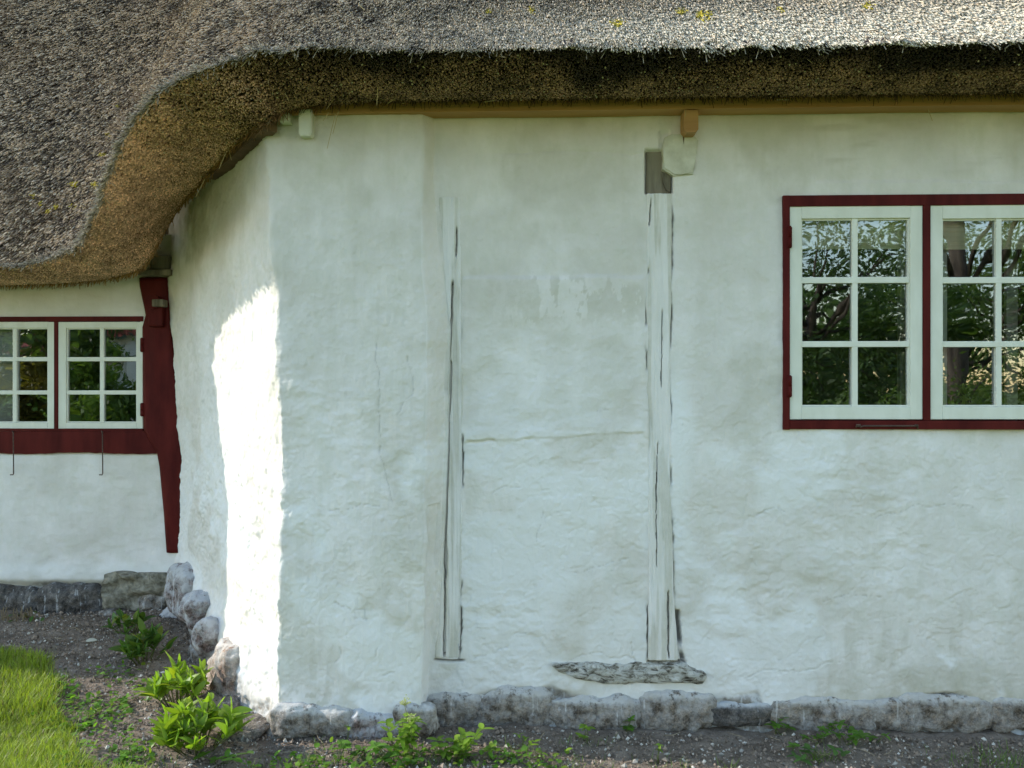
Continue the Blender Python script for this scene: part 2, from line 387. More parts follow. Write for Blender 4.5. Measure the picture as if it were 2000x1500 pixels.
gap(P1R, 620, 1290, 3.2, 0.015, 101, 0.72); gap(P2L, 500, 1290, 3.0, 0.018, 111, 0.68); gap(P2R, 400, 1290, 3.1, 0.02, 121, 0.5)
gap([(1180, 1322), (1290, 1332)], 1190, 1292, 6, 0.03, 131, 0.35)
gap([(1150, 822), (1250, 824)], 1150, 1215, 3, 0.012, 141, 0.3)
hl = ss(3.2, 1.2, np.abs(PY - 1289 - wob * .3)) * ss(845, 850, PX) * ss(912, 900, PX) * seg_main; h = h - 0.015 * hl; crk = np.maximum(crk, hl)
hl = ss(4, 1.5, np.abs(PY - 1293 - wob * .3)) * ss(1262, 1268, PX) * ss(1345, 1335, PX) * seg_main; h = h - 0.02 * hl; crk = np.maximum(crk, hl)
# hairline cracks with a course of their own
def hair(pts, wpx=2.0, depth=0.008, amp=5, seed=0, seg=None, dark=0.55):
    global h, crk
    best = np.full(PX.shape, 1e9)
    qx = PX + amp * fbm(Pn, 14, 3, 200 + seed); qy = PY + amp * fbm(Pn, 14, 3, 230 + seed)
    for (x0, y0), (x1, y1) in zip(pts, pts[1:]):
        L2 = (x1 - x0) ** 2 + (y1 - y0) ** 2
        tt = np.clip(((qx - x0) * (x1 - x0) + (qy - y0) * (y1 - y0)) / L2, 0, 1)
        best = np.minimum(best, np.hypot(qx - x0 - tt * (x1 - x0), qy - y0 - tt * (y1 - y0)))
    g = ss(wpx, wpx * 0.3, best) * (seg_main | seg_but if seg is None else seg)
    h = h - depth * g; crk = np.maximum(crk, g * dark)
for i, (pts, wd) in enumerate([
    ([(735, 660), (733, 720), (742, 790), (738, 860), (750, 920), (765, 985)], 1.7), ([(650, 1180), (700, 1190), (716, 1192), (714, 1210), (694, 1208), (694, 1190)], 1.4),
    ([(660, 1265), (668, 1280), (655, 1295)], 1.8), ([(735, 1265), (732, 1285)], 1.8), ([(745, 1316), (768, 1318)], 2), ([(1003, 1238), (1022, 1240)], 2.2), ([(970, 1270), (990, 1266)], 2),
    ([(925, 1288), (945, 1284)], 2.2), ([(1100, 1292), (1160, 1280), (1240, 1288)], 1.4), ([(1156, 800), (1180, 796), (1192, 797)], 1.2), ([(1120, 1120), (1180, 1105), (1235, 1085)], 1.2),
    ([(1450, 1320), (1510, 1306), (1560, 1308), (1640, 1290)], 1.5), ([(1600, 1180), (1660, 1160), (1720, 1165)], 1.2), ([(1460, 1010), (1520, 990), (1540, 1000)], 1.2), ([(1700, 1010), (1800, 985), (1900, 990)], 1.2),
    ([(960, 965), (990, 950), (1030, 945)], 1.2), ([(1060, 1000), (1045, 1060)], 1.2), ([(795, 700), (805, 760), (780, 810)], 1.3), ([(640, 1000), (700, 985), (740, 990)], 1.2), ([(1230, 1250), (1240, 1300), (1225, 1325)], 1.4)]):
    hair(pts, wd * .85, 0.004, 6, i, dark=0.15)
# damp, dust, fresh limewash
PYb = PY + 26 * fbm(Pn, 3.2, 4, 301)
foot = interp([(520, 1388), (700, 1392), (800, 1370), (850, 1345), (1080, 1342), (1100, 1352), (1380, 1345), (1480, 1330), (1500, 1362), (1800, 1352), (2100, 1350)], PX)
stone = ss(foot + 8, foot + 24, PYb) * (seg_main | seg_but)
dampz = ss(-150, 10, PYb - foot) * (seg_main | seg_but) * ss(-0.4, 0.5, fbm(Pn, 4, 4, 311))
dirt = 0.8 * dampz
dirt = np.maximum(dirt, 0.55 * (seg_main | seg_but) * ss(-110, 0, PYb - foot) * ss(0.1, .4, fbm(Pn, 38, 3, 315)))
dirt = np.maximum(dirt, 0.5 * (seg_main | seg_but) * ss(-260, -40, PYb - foot) * ss(0.0, .5, fbm(Pn, (14, 14, 2.2), 4, 316)))
dirt = np.maximum(dirt, 0.5 * seg_main * ss(60, 10, np.hypot((PX - 1440) * .5, PYb - 1335)))
dirt = np.maximum(dirt, 0.30 * seg_but * ss(1000, 1200, PYb) * ss(-.3, .4, fbm(Pn, 5, 4, 321)))
pat = inpan * ss(70, 30, np.abs(PYb - 590)) * ss(0.0, 0.10, fbm(Pn, (24, 24, 9), 5, 331, .62) + 0.25 * ss(50, 0, np.abs(PY - 585)) - .05) * ss(925, 960, PX)
dirt = np.maximum(dirt, 0.45 * pat)
dirt = np.maximum(dirt, 0.25 * inpan * ss(545, 530, PYb) * ss(-.2, .5, fbm(Pn, 5, 4, 341)))
dirt = np.maximum(dirt, 0.4 * seg_main * ss(60, 20, np.abs(PYb - 280)) * ss(1400, 1500, PX) * ss(0.05, .45, fbm(Pn, (3, 3, 12), 4, 351)))
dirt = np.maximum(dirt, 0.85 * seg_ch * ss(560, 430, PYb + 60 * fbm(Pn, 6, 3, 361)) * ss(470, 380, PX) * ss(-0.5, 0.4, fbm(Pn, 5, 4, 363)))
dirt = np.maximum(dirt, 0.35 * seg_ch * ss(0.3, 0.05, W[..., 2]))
fresh = inpan * ss(-36, -8, dl) * ss(4, 0, dl) * ss(-.5, .3, fbm(Pn, 6, 3, 373)) * 0.55
fresh = np.maximum(fresh, (seg_main | seg_but) * ss(60, 20, np.abs(PYb - foot + 20)) * ss(0.0, 0.3, fbm(Pn, 5, 3, 371)) * 0.9)
fresh = np.maximum(fresh, seg_main * ss(1308, 1312, PX) * ss(1370, 1325, PX + 20 * fbm(Pn, 5, 3, 381)) * ss(640, 800, PY) * ss(1250, 1000, PY) * 0.8)
stone = np.maximum(stone, seg_ch * ss(0.14, 0.06, W[..., 2] + 0.05 * fbm(Pn, 5, 3, 391) - 0.10 * ss(-1.3, -2.1, W[..., 0])) * 0.8)
fresh = np.maximum(fresh, .7 * low * ss(.10, .45, fbm(Pn, 2.3, 4, 377)))
dirt = np.maximum(dirt, .30 * ss(.15, .5, fbm(Pn, (2.6, 2.6, 1.8), 4, 378)) * (seg_main | seg_but))
dirt *= (1 - .8 * fresh); mask = np.stack([dirt, stone, fresh, 1 - 0.8 * crk], -1)
inpost = np.zeros_like(PX)
for L_, R_, ya, yb in ((P1L, P1R, 386, 1287), (P2L, P2R, 378, 1291)):
    inpost = np.maximum(inpost, seg_main * ss(-1, 4, PX - interp(L_, PY) - 3) * ss(1, -4, PX - interp(R_, PY) + 3) * ss(ya + 2, ya + 6, PY) * ss(yb - 2, yb - 6, PY))
h = h * (1 - inpost) - 0.022 * inpost
h = h - stone * 0.010 + stone * 0.022 * fbm(Pn, (7, 7, 14), 4, 401)
h = h + seg_ch * 0.055 * ss(0.5, 0.05, W[..., 2] + 0.10 * fbm(Pn, 3.5, 3, 411)) * ss(-1.15, -1.5, W[..., 0])
W = W + N * h[..., None]
win_in = (1536, 392, 2098, 826)
inside = seg_main & (PX > win_in[0]) & (PX < win_in[2]) & (PY > win_in[1]) & (PY < win_in[3])
inside |= seg_main & False
ic = inside[:-1, :-1] & inside[1:, 1:] & inside[1:, :-1] & inside[:-1, 1:]
wall = grid_mesh("wall", W, M_LIME, house, ~ic, {"mask": mask.reshape(-1, 4)}, flip=True)
tag(wall, "whitewashed front wall with slanting sunlit corner")

# ---- set-back wall on the left
xl = np.concatenate([np.linspace(-8, -3.75, 30)[:-1], np.arange(-3.75, EC[0] + 0.06, 0.008)]); zl = np.arange(-0.1, 2.45, 0.008)
XL, ZL = np.meshgrid(xl, zl); WL = np.stack([XL, np.full_like(XL, YL), ZL], -1); pxl, pyl = project(WL)
hl = 0.005 * fbm(WL, 2.5, 3, 501) + 0.004 * fbm(WL, (7, 7, 10), 3, 502) + 0.002 * fbm(WL, (15, 15, 30), 3, 503)
hl += 0.02 * ss(1075, 1130, pyl + 14 * fbm(WL, 4, 3, 504)) - 0.05 * ss(1128, 1150, pyl)
hl -= 0.012 * ss(889, 884, pyl) * ss(835, 845, pyl)
stl = ss(1140, 1152, pyl + 12 * fbm(WL, 4, 3, 505))
WL2 = WL + np.array([0, -1, 0]) * hl[..., None]
dl_ = 0.5 * ss(1080, 1150, pyl + 20 * fbm(WL, 4, 3, 507)) * ss(-.3, .4, fbm(WL, 5, 3, 506))
insl = (pxl > -62) & (pxl < 276) & (pyl > 624) & (pyl < 838)
icl = insl[:-1, :-1] & insl[1:, 1:] & insl[1:, :-1] & insl[:-1, 1:]
wl = grid_mesh("wall", WL2, M_LIME, house, ~icl, {"mask": np.stack([dl_, stl * .8, ss(1090, 1110, pyl) * ss(1160, 1130, pyl) * .6, np.ones_like(stl)], -1).reshape(-1, 4)})
tag(wl, "lower set-back white wall with red timbers")

# ---- timber posts in the front wall
def post(name, L, R, y0, y1, cracks, seed, proud=0.004):
    ys_ = np.arange(y0, y1, 2.2); n = 44; tt = np.linspace(-0.04, 1.04, n)
    A, B = interp(L, ys_)[:, None], interp(R, ys_)[:, None]
    wl_ = np.stack([0 * ys_, 0 * ys_ + seed, ys_ / 60], -1); A = A + 1.6 * fbm(wl_, 1, 4, seed)[:, None]; B = B + 1.6 * fbm(wl_, 1, 4, seed + 5)[:, None]
    pxg = A + (B - A) * np.clip(tt, 0, 1)[None, :]; pyg = np.repeat(ys_[:, None], n, 1)
    u = (pxg - 1000) / FPX; w_ = (750 - pyg) / FPX; dx, dy = u * cT - sT, u * sT + cT
    t_ = (0 - CAM[1]) / dy
    P = np.stack([dx * t_, np.zeros_like(t_), CAM[2] + w_ * t_], -1)
    g = 0.0024 * fbm(P, (60, 60, 1.9), 4, seed, .6) + 0.002 * fbm(P, (110, 110, 4), 2, seed + 1) + 0.003 * fbm(P, 5, 2, seed + 2)
    edge = ss(0.0, 0.07, tt) * ss(1.0, 0.93, tt); d = proud + g - 0.004 * (1 - edge)[None, :]
    cr = np.zeros_like(pxg)
    for pts, wpx in cracks:
        yy = [b for a, b in pts]
        c = np.abs(pxg - interp([(b, a) for a, b in pts], pyg) - 1.0 * fbm(P, (1, 1, 22), 2, seed + 7))
        on = ss(min(yy), min(yy) + 14, pyg) * ss(max(yy), max(yy) - 14, pyg)
        wv = wpx * (0.75 + 0.35 * fbm(P, (.5, .5, 9), 2, seed + 9))
        cr = np.maximum(cr, ss(wv, wv * 0.55, c) * on)
    d = d - 0.03 * cr; P[..., 1] -= d
    P[:, 0, 1] = 0.04; P[:, -1, 1] = 0.04; P[0, :, 1] = 0.04; P[-1, :, 1] = 0.04
    dirt = 0.55 * ss(0.0, 0.5, fbm(P, (45, 45, 2.5), 4, seed + 4))
    o = grid_mesh(name, P, M_POST, house, None, {"mask": np.stack([dirt, 0 * dirt, 0.25 + 0 * dirt, 1 - .9 * cr], -1).reshape(-1, 4)}, flip=False)
    return o
M_POST = M_LIME
p1 = post("timber_post", P1L, P1R, 384, 1288, [([(893, 440), (891, 505)], 3.2), ([(885, 545), (881, 640), (877, 705)], 3.4), ([(881, 700), (879, 790), (875, 840)], 3.2), ([(876, 830), (873, 960), (870, 1100), (867, 1287)], 3.6), ([(879, 820), (876, 880)], 1.6)], 600)
tag(p1, "limewashed post split by a long black crack")
p2 = post("timber_post", P2L, P2R, 376, 1292, [([(1272, 385), (1267, 445)], 1.6), ([(1267, 520), (1266, 538)], 2.4), ([(1284, 860), (1281, 1000), (1283, 1110)], 1.1), ([(1305, 1150), (1306, 1290)], 2.0), ([(1293, 600), (1291, 760)], 0.9)], 640)
tag(p2, "limewashed post ending below a bare wood block")
# bare wood in the recess, beam end, pegs
bm = bmesh.new(); a = at(1262, 296, 0.03); b = at(1311, 378, 0.03); add_box(bm, a[0], b[0], 0.028, 0.09, b[2], a[2], 0.004)
c = at(1292, 340, 0.02); d = at(1310, 376, 0.02); add_prism(bm, [(c[0], c[2]), (d[0], c[2] + .006), (d[0] - .004, d[2]), (c[0] + .018, d[2] + .012), (c[0] + .006, d[2] + .045)], 0.012, 0.028)
bm_obj("post_stub", bm, M_OLDWOOD, house)
bm = bmesh.new(); pts = [at(x, y, 0)[[0, 2]] for x, y in ((1293, 288), (1297, 270), (1312, 263), (1335, 265), (1352, 263), (1363, 276), (1360, 300), (1354, 318), (1353, 341), (1332, 342), (1316, 345), (1294, 331), (1295, 308))]
add_prism(bm, [tuple(p) for p in pts], -0.016, 0.05)
bmesh.ops.bevel(bm, geom=[e for e in bm.edges if all(v.co.y < -0.014 for v in e.verts)], offset=0.006, segments=2, affect='EDGES')
o = bm_obj("beam_end", bm, simple("limewashed_beam_end", (0.50, 0.48, 0.38), (0.66, 0.645, 0.55), 14, (1, 1, 1), 0.9, 0.7, 0.01), house); tag(o, "limewashed beam end with a split")
bm = bmesh.new(); a = at(1334, 265, -.018); b = at(1337, 282, -.018); add_prism(bm, [(a[0] - .002, a[2]), (b[0], a[2]), (b[0] - .003, b[2])], -0.0172, -0.01)
bm_obj("crack", bm, M_DARKWOOD, o); bpy.data.objects["crack"].parent = o
# fascia and bracket
zf = at(1000, 230, 0)[2]
fl = at(556, 222, -.075)
bm = bmesh.new(); add_box(bm, fl[0], 7.0, -0.082, 0.12, zf, zf + 0.13, 0.002)
bm_obj("wall_plate", bm, M_OCHRE, house)
bm = bmesh.new(); a = at(1336, 215, -.085); b = at(1364, 258, -.085)
add_prism(bm, [(a[0], a[2]), (b[0], a[2]), (b[0], b[2] + .012), (b[0] - .012, b[2]), (a[0] + .012, b[2]), (a[0], b[2] + .012)], -0.085, 0.05)
o = bm_obj("bracket", bm, M_OCHRE, house); tag(o, "orange-brown stained bracket under the wall plate")
bm = bmesh.new(); a = at(584, 214, -.10); b = at(609, 266, -.10)
add_prism(bm, [(a[0], a[2]), (b[0], a[2]), (b[0], b[2] + .012), (b[0] - .008, b[2]), (a[0] + .008, b[2]), (a[0], b[2] + .012)], -0.108, 0.0)
bmesh.ops.bevel(bm, geom=[e for e in bm.edges if all(v.co.y < -0.10 for v in e.verts)], offset=0.004, segments=2, affect='EDGES')
o = bm_obj("bracket", bm, M_SASH, house); tag(o, "limewashed rounded bracket under the wall plate")
bm = bmesh.new(); a = at(548, 222, -.09); b = at(568, 240, -.09); add_box(bm, a[0], b[0], -0.106, 0.0, b[2], a[2], 0.003)
bm_obj("beam_end", bm, M_SASH, house)
# rotten ground beam
sb = []
nxs, nth = 150, 20
for i in range(nxs):
    f = i / (nxs - 1); px = 1078 + f * 302
    top = np.interp(px, [1078, 1100, 1200, 1330, 1372, 1380], [1294, 1296, 1297, 1295, 1308, 1316]); bot = np.interp(px, [1078, 1090, 1130, 1180, 1300, 1372, 1380], [1300, 1312, 1330, 1338, 1336, 1338, 1326])
    A, B = at(px, top, -.01), at(px, bot, -.01); cz, rz = (A[2] + B[2]) / 2, (A[2] - B[2]) / 2
    for k in range(nth):
        th = 2 * math.pi * k / nth; cx, cz2 = math.cos(th), math.sin(th)
        q = lambda v: math.copysign(abs(v) ** 0.6, v)
        sb.append((A[0], 0.018 + 0.034 * q(cx), cz + rz * q(cz2)))
sb = np.array(sb).reshape(nxs, nth, 3); nn = fbm(sb, (14, 30, 40), 3, 700); n2 = vnoise(sb, (60, 60, 90), 702)
sb[..., 1] -= 0.008 * nn + 0.004 * n2; sb[..., 2] += 0.004 * nn + 0.006 * fbm(sb, (18, 0, 0), 3, 705)
sb = np.concatenate([sb, sb[:, :1]], 1)
o = grid_mesh("ground_beam", sb, None, house); t = NT("rotten_oak")
f = t.noise(45, 7, 0.7, (0.5, 1, 1), 0.7); c = t.ramp(f, [(0.36, (0.04, 0.035, 0.028)), (0.44, (0.24, 0.22, 0.18)), (0.52, (0.50, 0.485, 0.435)), (0.64, (0.64, 0.63, 0.59))]); t.base(c, 0.95, 0.1); t.bump(f, 1.0, 0.02)
o.data.materials.append(t.m); tag(o, "rotten grey ground beam with flaking limewash")

# ---- windows
def rect(bm, x0, y0, x1, y1, yp, f, b, bev=0.002, ref=None):
    a, c = at(x0, y0, yp), at(x1, y1, yp); add_box(bm, a[0], c[0], yp + f, yp + b, c[2], a[2], bev)
def sash_obj(parent, yp, X, Yv, stile, cols, rows_, bar, f, label=None):
    x0, x1 = X; y0, y1 = Yv; bm = bmesh.new()
    s0, s1, st, sb_ = stile
    rect(bm, x0, y0, x0 + s0, y1, yp, f, f + .035); rect(bm, x1 - s1, y0, x1, y1, yp, f, f + .035)
    rect(bm, x0 + s0, y0, x1 - s1, y0 + st, yp, f - .0008, f + .034); rect(bm, x0 + s0, y1 - sb_, x1 - s1, y1, yp, f - .0008, f + .034)
    for c in cols: rect(bm, c - bar / 2, y0 + st, c + bar / 2, y1 - sb_, yp, f + .006, f + .032)
    for r in rows_: rect(bm, x0 + s0, r - bar / 2, x1 - s1, r + bar / 2, yp, f + .0045, f + .0335)
    # thin putty bevel round the panes
    bw = bar * 0.28
    rect(bm, x0 + s0, y0 + st, x0 + s0 + bw, y1 - sb_, yp, f + .010, f + .03, 0); rect(bm, x1 - s1 - bw, y0 + st, x1 - s1, y1 - sb_, yp, f + .010, f + .03, 0)
    rect(bm, x0 + s0 + bw, y0 + st, x1 - s1 - bw, y0 + st + bw, yp, f + .011, f + .03, 0); rect(bm, x0 + s0 + bw, y1 - sb_ - bw, x1 - s1 - bw, y1 - sb_, yp, f + .011, f + .03, 0)
    o = bm_obj("sash", bm, M_SASH, parent)
    xs = [x0 + s0] + list(cols) + [x1 - s1]; yy = [y0 + st] + list(rows_) + [y1 - sb_]
    V, F = [], []
    for i in range(len(xs) - 1):
        for j in range(len(yy) - 1):
            g = f + .02
            A = at(xs[i], yy[j], yp); B = at(xs[i + 1], yy[j + 1], yp); r_ = np.random.default_rng(int(abs(xs[i] * 7 + yy[j]))).uniform(-.0035, .0035, 2)
            k = len(V); V += [(A[0], yp + g + r_[0], A[2]), (B[0], yp + g - r_[0], A[2]), (B[0], yp + g - r_[0] + r_[1], B[2]), (A[0], yp + g + r_[0] + r_[1], B[2])]; F.append((k, k + 3, k + 2, k + 1))
    raw_mesh("glass", V, F, M_GLASS, parent)
    return o
def hinge(parent, px, ya, yb, yp, wpx, off):
    bm = bmesh.new(); a, b = at(px, ya, yp), at(px, yb, yp); r = wpx / 2 * (yp - CAM[1]) / FPX
    add_tube(bm, [(a[0], yp + off, a[2]), (a[0], yp + off, (a[2] * .52 + b[2] * .48))], r, 10); add_tube(bm, [(a[0], yp + off, (a[2] * .48 + b[2] * .52)), (a[0], yp + off, b[2])], r, 10)
    add_box(bm, a[0] - r * 1.6, a[0] + r * 1.6, yp + off, yp + off + .012, b[2] + .004, a[2] - .004, .001)
    bm_obj("hinge", bm, M_RED, parent, True)
# right window
bm = bmesh.new()
rect(bm, 1528, 383, 1541, 839, 0, -.014, .07); rect(bm, 2090, 383, 2103, 839, 0, -.014, .07)
rect(bm, 1541, 383, 2090, 400, 0, -.0135, .07); rect(bm, 1541, 821, 2090, 839, 0, -.0165, .07); rect(bm, 1801, 400, 1815, 821, 0, -.0125, .07)
win = bm_obj("window", bm, M_RED, house); tag(win, "large dark red window frame with two white casements")
sash_obj(win, 0, (1541.5, 1800.5), (401, 819), (23, 24, 25, 25), [1670], [547, 672], 11, -.006)
sash_obj(win, 0, (1815.5, 2089), (401, 819), (24, 23, 25, 25), [1951], [547, 672], 11, -.006)
for ya, yb in ((443, 486), (733, 776)): hinge(win, 1540, ya, yb, 0, 5.5, -.018)
bm = bmesh.new(); a = at(1676, 832, -.02); b = at(1788, 832, -.02)
add_tube(bm, [(a[0] - .012, -.030, a[2] - .006), (a[0] - .010, -.031, a[2] + .006), (a[0] + .004, -.031, a[2] + .006), (a[0] + .006, -.03, a[2] - .004), (a[0] + .02, -.029, a[2] + .001), (b[0], -.029, b[2] + .001), (b[0] + .008, -.022, b[2] + .004), (b[0] + .010, -.016, b[2] - .012)], .0035, 8)
add_tube(bm, [(a[0] - .003, -.035, a[2]), (a[0] - .003, -.015, a[2])], .004, 8); add_tube(bm, [(b[0], -.033, b[2] + .004), (b[0], -.015, b[2] + .004)], .0035, 8)
bm_obj("casement_hook", bm, M_IRON, win, True)
bm = bmesh.new(); rect(bm, 1550, 415, 1803, 486, .062, 0, .006, 0); rect(bm, 1813, 415, 2085, 486, .062, 0, .006, 0)
for k in range(7): rect(bm, 1550, 424 + k * 9, 1803, 425 + k * 9, .062, -.003, 0.001, 0); rect(bm, 1813, 424 + k * 9, 2085, 425 + k * 9, .062, -.003, 0.001, 0)
bm_obj("blind", bm, M_BLIND, win)
bm = bmesh.new(); rect(bm, 1758, 400, 1800, 822, .09, 0, .03); rect(bm, 1812, 400, 1850, 822, .09, 0.0, .03)
rect(bm, 1966, 486, 1988, 822, .30, 0, .02)
bm_obj("inner_frame", bm, M_CURTAIN, win)
# left window
bm = bmesh.new()
rect(bm, -74, 619, -62, 840, YL, -.012, .06); rect(bm, -62, 619, 281, 628, YL, -.0125, .06); rect(bm, 107.3, 628, 114.7, 838, YL, -.011, .06)
rect(bm, -62, 836.5, 281, 842, YL, -.016, .06)
winl = bm_obj("window", bm, M_RED, house); tag(winl, "small dark red window frame with two white casements")
sash_obj(winl, YL, (115, 279.5), (629, 837), (15, 12, 11.5, 11.5), [199], [701.5, 766.5], 8, -.006)
sash_obj(winl, YL, (-62, 107), (629, 837), (12, 13, 11.5, 11.5), [28.5], [701.5, 766.5], 8, -.006)
for ya, yb in ((660, 688), (787, 813)): hinge(winl, 281, ya, yb, YL, 5.5, -.02)
for px in (26, 200):
    bm = bmesh.new(); a = at(px, 843, YL - .04); b = at(px + 1, 926, YL - .04)
    add_tube(bm, [(a[0] - .008, YL - .02, a[2] - .004), (a[0] - .002, YL - .046, a[2] + .004), (a[0] + .004, YL - .046, a[2] - .012), (b[0], YL - .042, b[2] + .004), (b[0] - .004, YL - .042, b[2] - .004), (b[0] - .022, YL - .042, b[2] - .004)], .0036, 8)
    bm_obj("casement_stay", bm, M_IRON, winl, True)
bm = bmesh.new(); rect(bm, -60, 629, 24, 838, YL + .1, 0, .01); bm_obj("curtain", bm, M_CURTAIN, winl)
# red timbers on the left
def timber(name, Lp, Rp, y0, y1, yp, f, b, seed):
    ys_ = np.linspace(y0, y1, 70); n = 12; A, B = interp(Lp, ys_), interp(Rp, ys_); rowsP = []
    for A_, B_, yv in zip(A, B, ys_):
        a_, b_ = at(A_, yv, yp), at(B_, yv, yp)
        fr = [(a_[0] + (b_[0] - a_[0]) * k / (n - 1), yp + f, a_[2]) for k in range(n)]
        rowsP.append([(a_[0], yp + b, a_[2])] + fr + [(b_[0], yp + b, b_[2])])
    P = np.array(rowsP); g = 0.003 * fbm(P, (20, 20, 2), 3, seed); P[:, 1:-1, 1] += g[:, 1:-1]
    P[:, 1, 1] += .004; P[:, -2, 1] += .004
    P[0, :, 1] = np.maximum(P[0, :, 1], yp + .05); P[-1, :, 1] = np.maximum(P[-1, :, 1], yp + .05)
    return grid_mesh(name, P, M_RED, house, smooth=True)
tp = timber("timber_post", [(535, 274), (560, 276), (615, 287), (640, 281), (840, 283), (884, 309), (910, 314), (1000, 322), (1085, 328)], [(535, 326), (640, 334), (700, 342), (760, 350), (850, 358), (920, 366), (1000, 366), (1085, 360)], 536, 1086, YL, -.022, .06, 801)
tag(tp, "crooked dark red post in the inner corner")
bm = bmesh.new()
nb = 60; top, bot = [], []
for i in range(nb + 1):
    px = -420 + (310 + 420) * i / nb; a = at(px, 842, YL); b = at(px, 885 + 1.6 * math.sin(px * .03) + random.uniform(-.7, .7), YL); top.append((a[0], a[2])); bot.append((b[0], b[2]))
add_prism(bm, top + bot[::-1], YL - .0145, YL + .06); o = bm_obj("window_rail", bm, M_RED, house); tag(o, "dark red rail under the small window")
bm = bmesh.new(); a = at(288, 575, YL - .04); b = at(322, 632, YL - .04)
add_tube(bm, [(a[0] + .05, YL - .0, a[2] - .05), (a[0] + .05, YL - .075, a[2] - .05)], .045, 14)
add_box(bm, a[0] + .012, a[0] + .105, YL - .06, YL, b[2] - .02, a[2] - .07, .01)
bm_obj("tenon", bm, M_RED, house)
bm = bmesh.new(); a = at(304, 586, YL - .05); b = at(325, 600, YL - .05); add_box(bm, a[0], b[0], YL - .1, YL - .03, b[2], a[2], .006)
bm_obj("peg", bm, M_OLDWOOD, house)
bm = bmesh.new(); a = at(272, 527, YL - .08); b = at(336, 538, YL - .08); add_box(bm, a[0], b[0], YL - .1, YL + .02, b[2], a[2], .004)
a = at(296, 500, YL - .05); b = at(332, 526, YL - .05); add_box(bm, a[0], b[0], YL - .07, YL + .05, b[2], a[2], .005)
bm_obj("wall_plate", bm, M_OLDWOOD, house)
# rooms behind the windows
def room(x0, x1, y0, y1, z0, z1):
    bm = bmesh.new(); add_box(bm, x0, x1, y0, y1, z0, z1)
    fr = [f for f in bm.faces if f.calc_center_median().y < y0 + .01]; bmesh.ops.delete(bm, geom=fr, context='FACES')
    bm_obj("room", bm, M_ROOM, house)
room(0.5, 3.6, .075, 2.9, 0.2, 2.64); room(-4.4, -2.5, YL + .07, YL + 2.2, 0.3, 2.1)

# ---- thatch
def chamfer_y(px, off=0.03):            # depth of the slanting wall seen at a pixel column, off metres in front of it
    A = np.array([at(530, 400, -.08)[0], -.08]); B = EC; d = (B - A) / np.linalg.norm(B - A); nrm = np.array([-d[1], d[0]]) * -1
    if nrm[0] > 0: nrm = -nrm
    A = A + nrm * off
    u = (px - 1000) / FPX; r = np.array([u * cT - sT, u * sT + cT]); Mx = np.array([[r[0], -d[0]], [r[1], -d[1]]])
    tt = np.linalg.solve(Mx, A - CAM[:2]); return CAM[1] + r[1] * tt[0]
zlip = at(1000, 98, -.52)[2]; zin = at(1000, 193, -.09)[2]
lipK = [np.array([8.0, -.52, zlip]), np.array([1.5, -.52, zlip])] + [at(*k) for k in ((1000, 98, -.52), (700, 97, -.52), (560, 97, -.51), (500, 101, -.48), (440, 115, -.44), (370, 150, -.39), (310, 188, -.33), (268, 228, -.27), (240, 285, -.17), (217, 345, 0.0), (198, 400, .22), (178, 445, .48), (155, 478, .68), (100, 505, .82), (0, 525, .86))]
lipK += [np.array([-4.2, .87, lipK[-1][2] - .01]), np.array([-9, .87, lipK[-1][2] - .02])]
inK = [np.array([8.0, -.09, zin]), np.array([1.5, -.09, zin])] + [at(px, py, y) for px, py, y in ((1000, 193, -.09), (720, 197, -.09), (600, 207, -.10), (560, 217, -.11), (530, 236, chamfer_y(530)), (490, 262, chamfer_y(490)), (450, 298, chamfer_y(450)), (415, 335, chamfer_y(415)), (385, 368, chamfer_y(385)), (357, 396, chamfer_y(357)), (332, 432, chamfer_y(345) - .05), (310, 478, 1.1), (285, 525, 1.22), (200, 547, 1.36), (0, 555, 1.37))]
inK += [np.array([-4.2, 1.37, inK[-1][2]]), np.array([-9, 1.37, inK[-1][2]])]
lipK, inK = np.array(lipK), np.array(inK)
segN = np.array([40] * (len(lipK) - 1)); segN[0] = 60; segN[1] = 60; segN[-1] = 30
def dense(K):
    out = []
    for i in range(len(K) - 1):
        f = np.linspace(0, 1, segN[i], endpoint=False)[:, None]; out.append(K[i] * (1 - f) + K[i + 1] * f)
    out.append(K[-1:]); P = np.concatenate(out)
    for _ in range(220):
        Q = P.copy(); Q[1:-1] = .25 * P[:-2] + .5 * P[1:-1] + .25 * P[2:]; P = Q
    return P
LIP, INN = dense(lipK), dense(inK); nu = len(LIP)
LIP[:, 2] += 0.012 * fbm(LIP, 7, 4, 901, .65); LIP[:, 1] += 0.024 * fbm(LIP, 7, 4, 902, .65)
RIDGE_Y = 3.3
wm = ss(-1.0, -2.5, LIP[:, 0])                     # 0 on the main roof, 1 on the low roof
tanr = 1.0 + 0.42 * wm
# top surface
nv = 90; rv = np.linspace(0, 1, nv) ** 1.3
run = (RIDGE_Y - LIP[:, 1])
TOP = np.zeros((nv, nu, 3))
for j, r in enumerate(rv):
    TOP[j, :, 0] = LIP[:, 0]; TOP[j, :, 1] = LIP[:, 1] + run * r; TOP[j, :, 2] = LIP[:, 2] + run * r * tanr
TOP[..., 2] += 0.03 * fbm(TOP, 1.6, 3, 911) * ss(0, .1, rv)[:, None]
def smooth_u(A, it):
    for _ in range(it):
        B = A.copy(); B[:, 1:-1] = .25 * A[:, :-2] + .5 * A[:, 1:-1] + .25 * A[:, 2:]; A = B
    return A
for j in range(nv):                                # the swoop softens towards the ridge
    TOP[j:j + 1] = smooth_u(TOP[j:j + 1], int(6000 * rv[j] ** .7))
back = TOP[-1] + np.array([0, 3.5, -3.2]); SHELL = np.concatenate([INN[None], 0.5 * (INN + LIP)[None] + np.array([0, 0, -.004]), TOP, back[None]], 0)
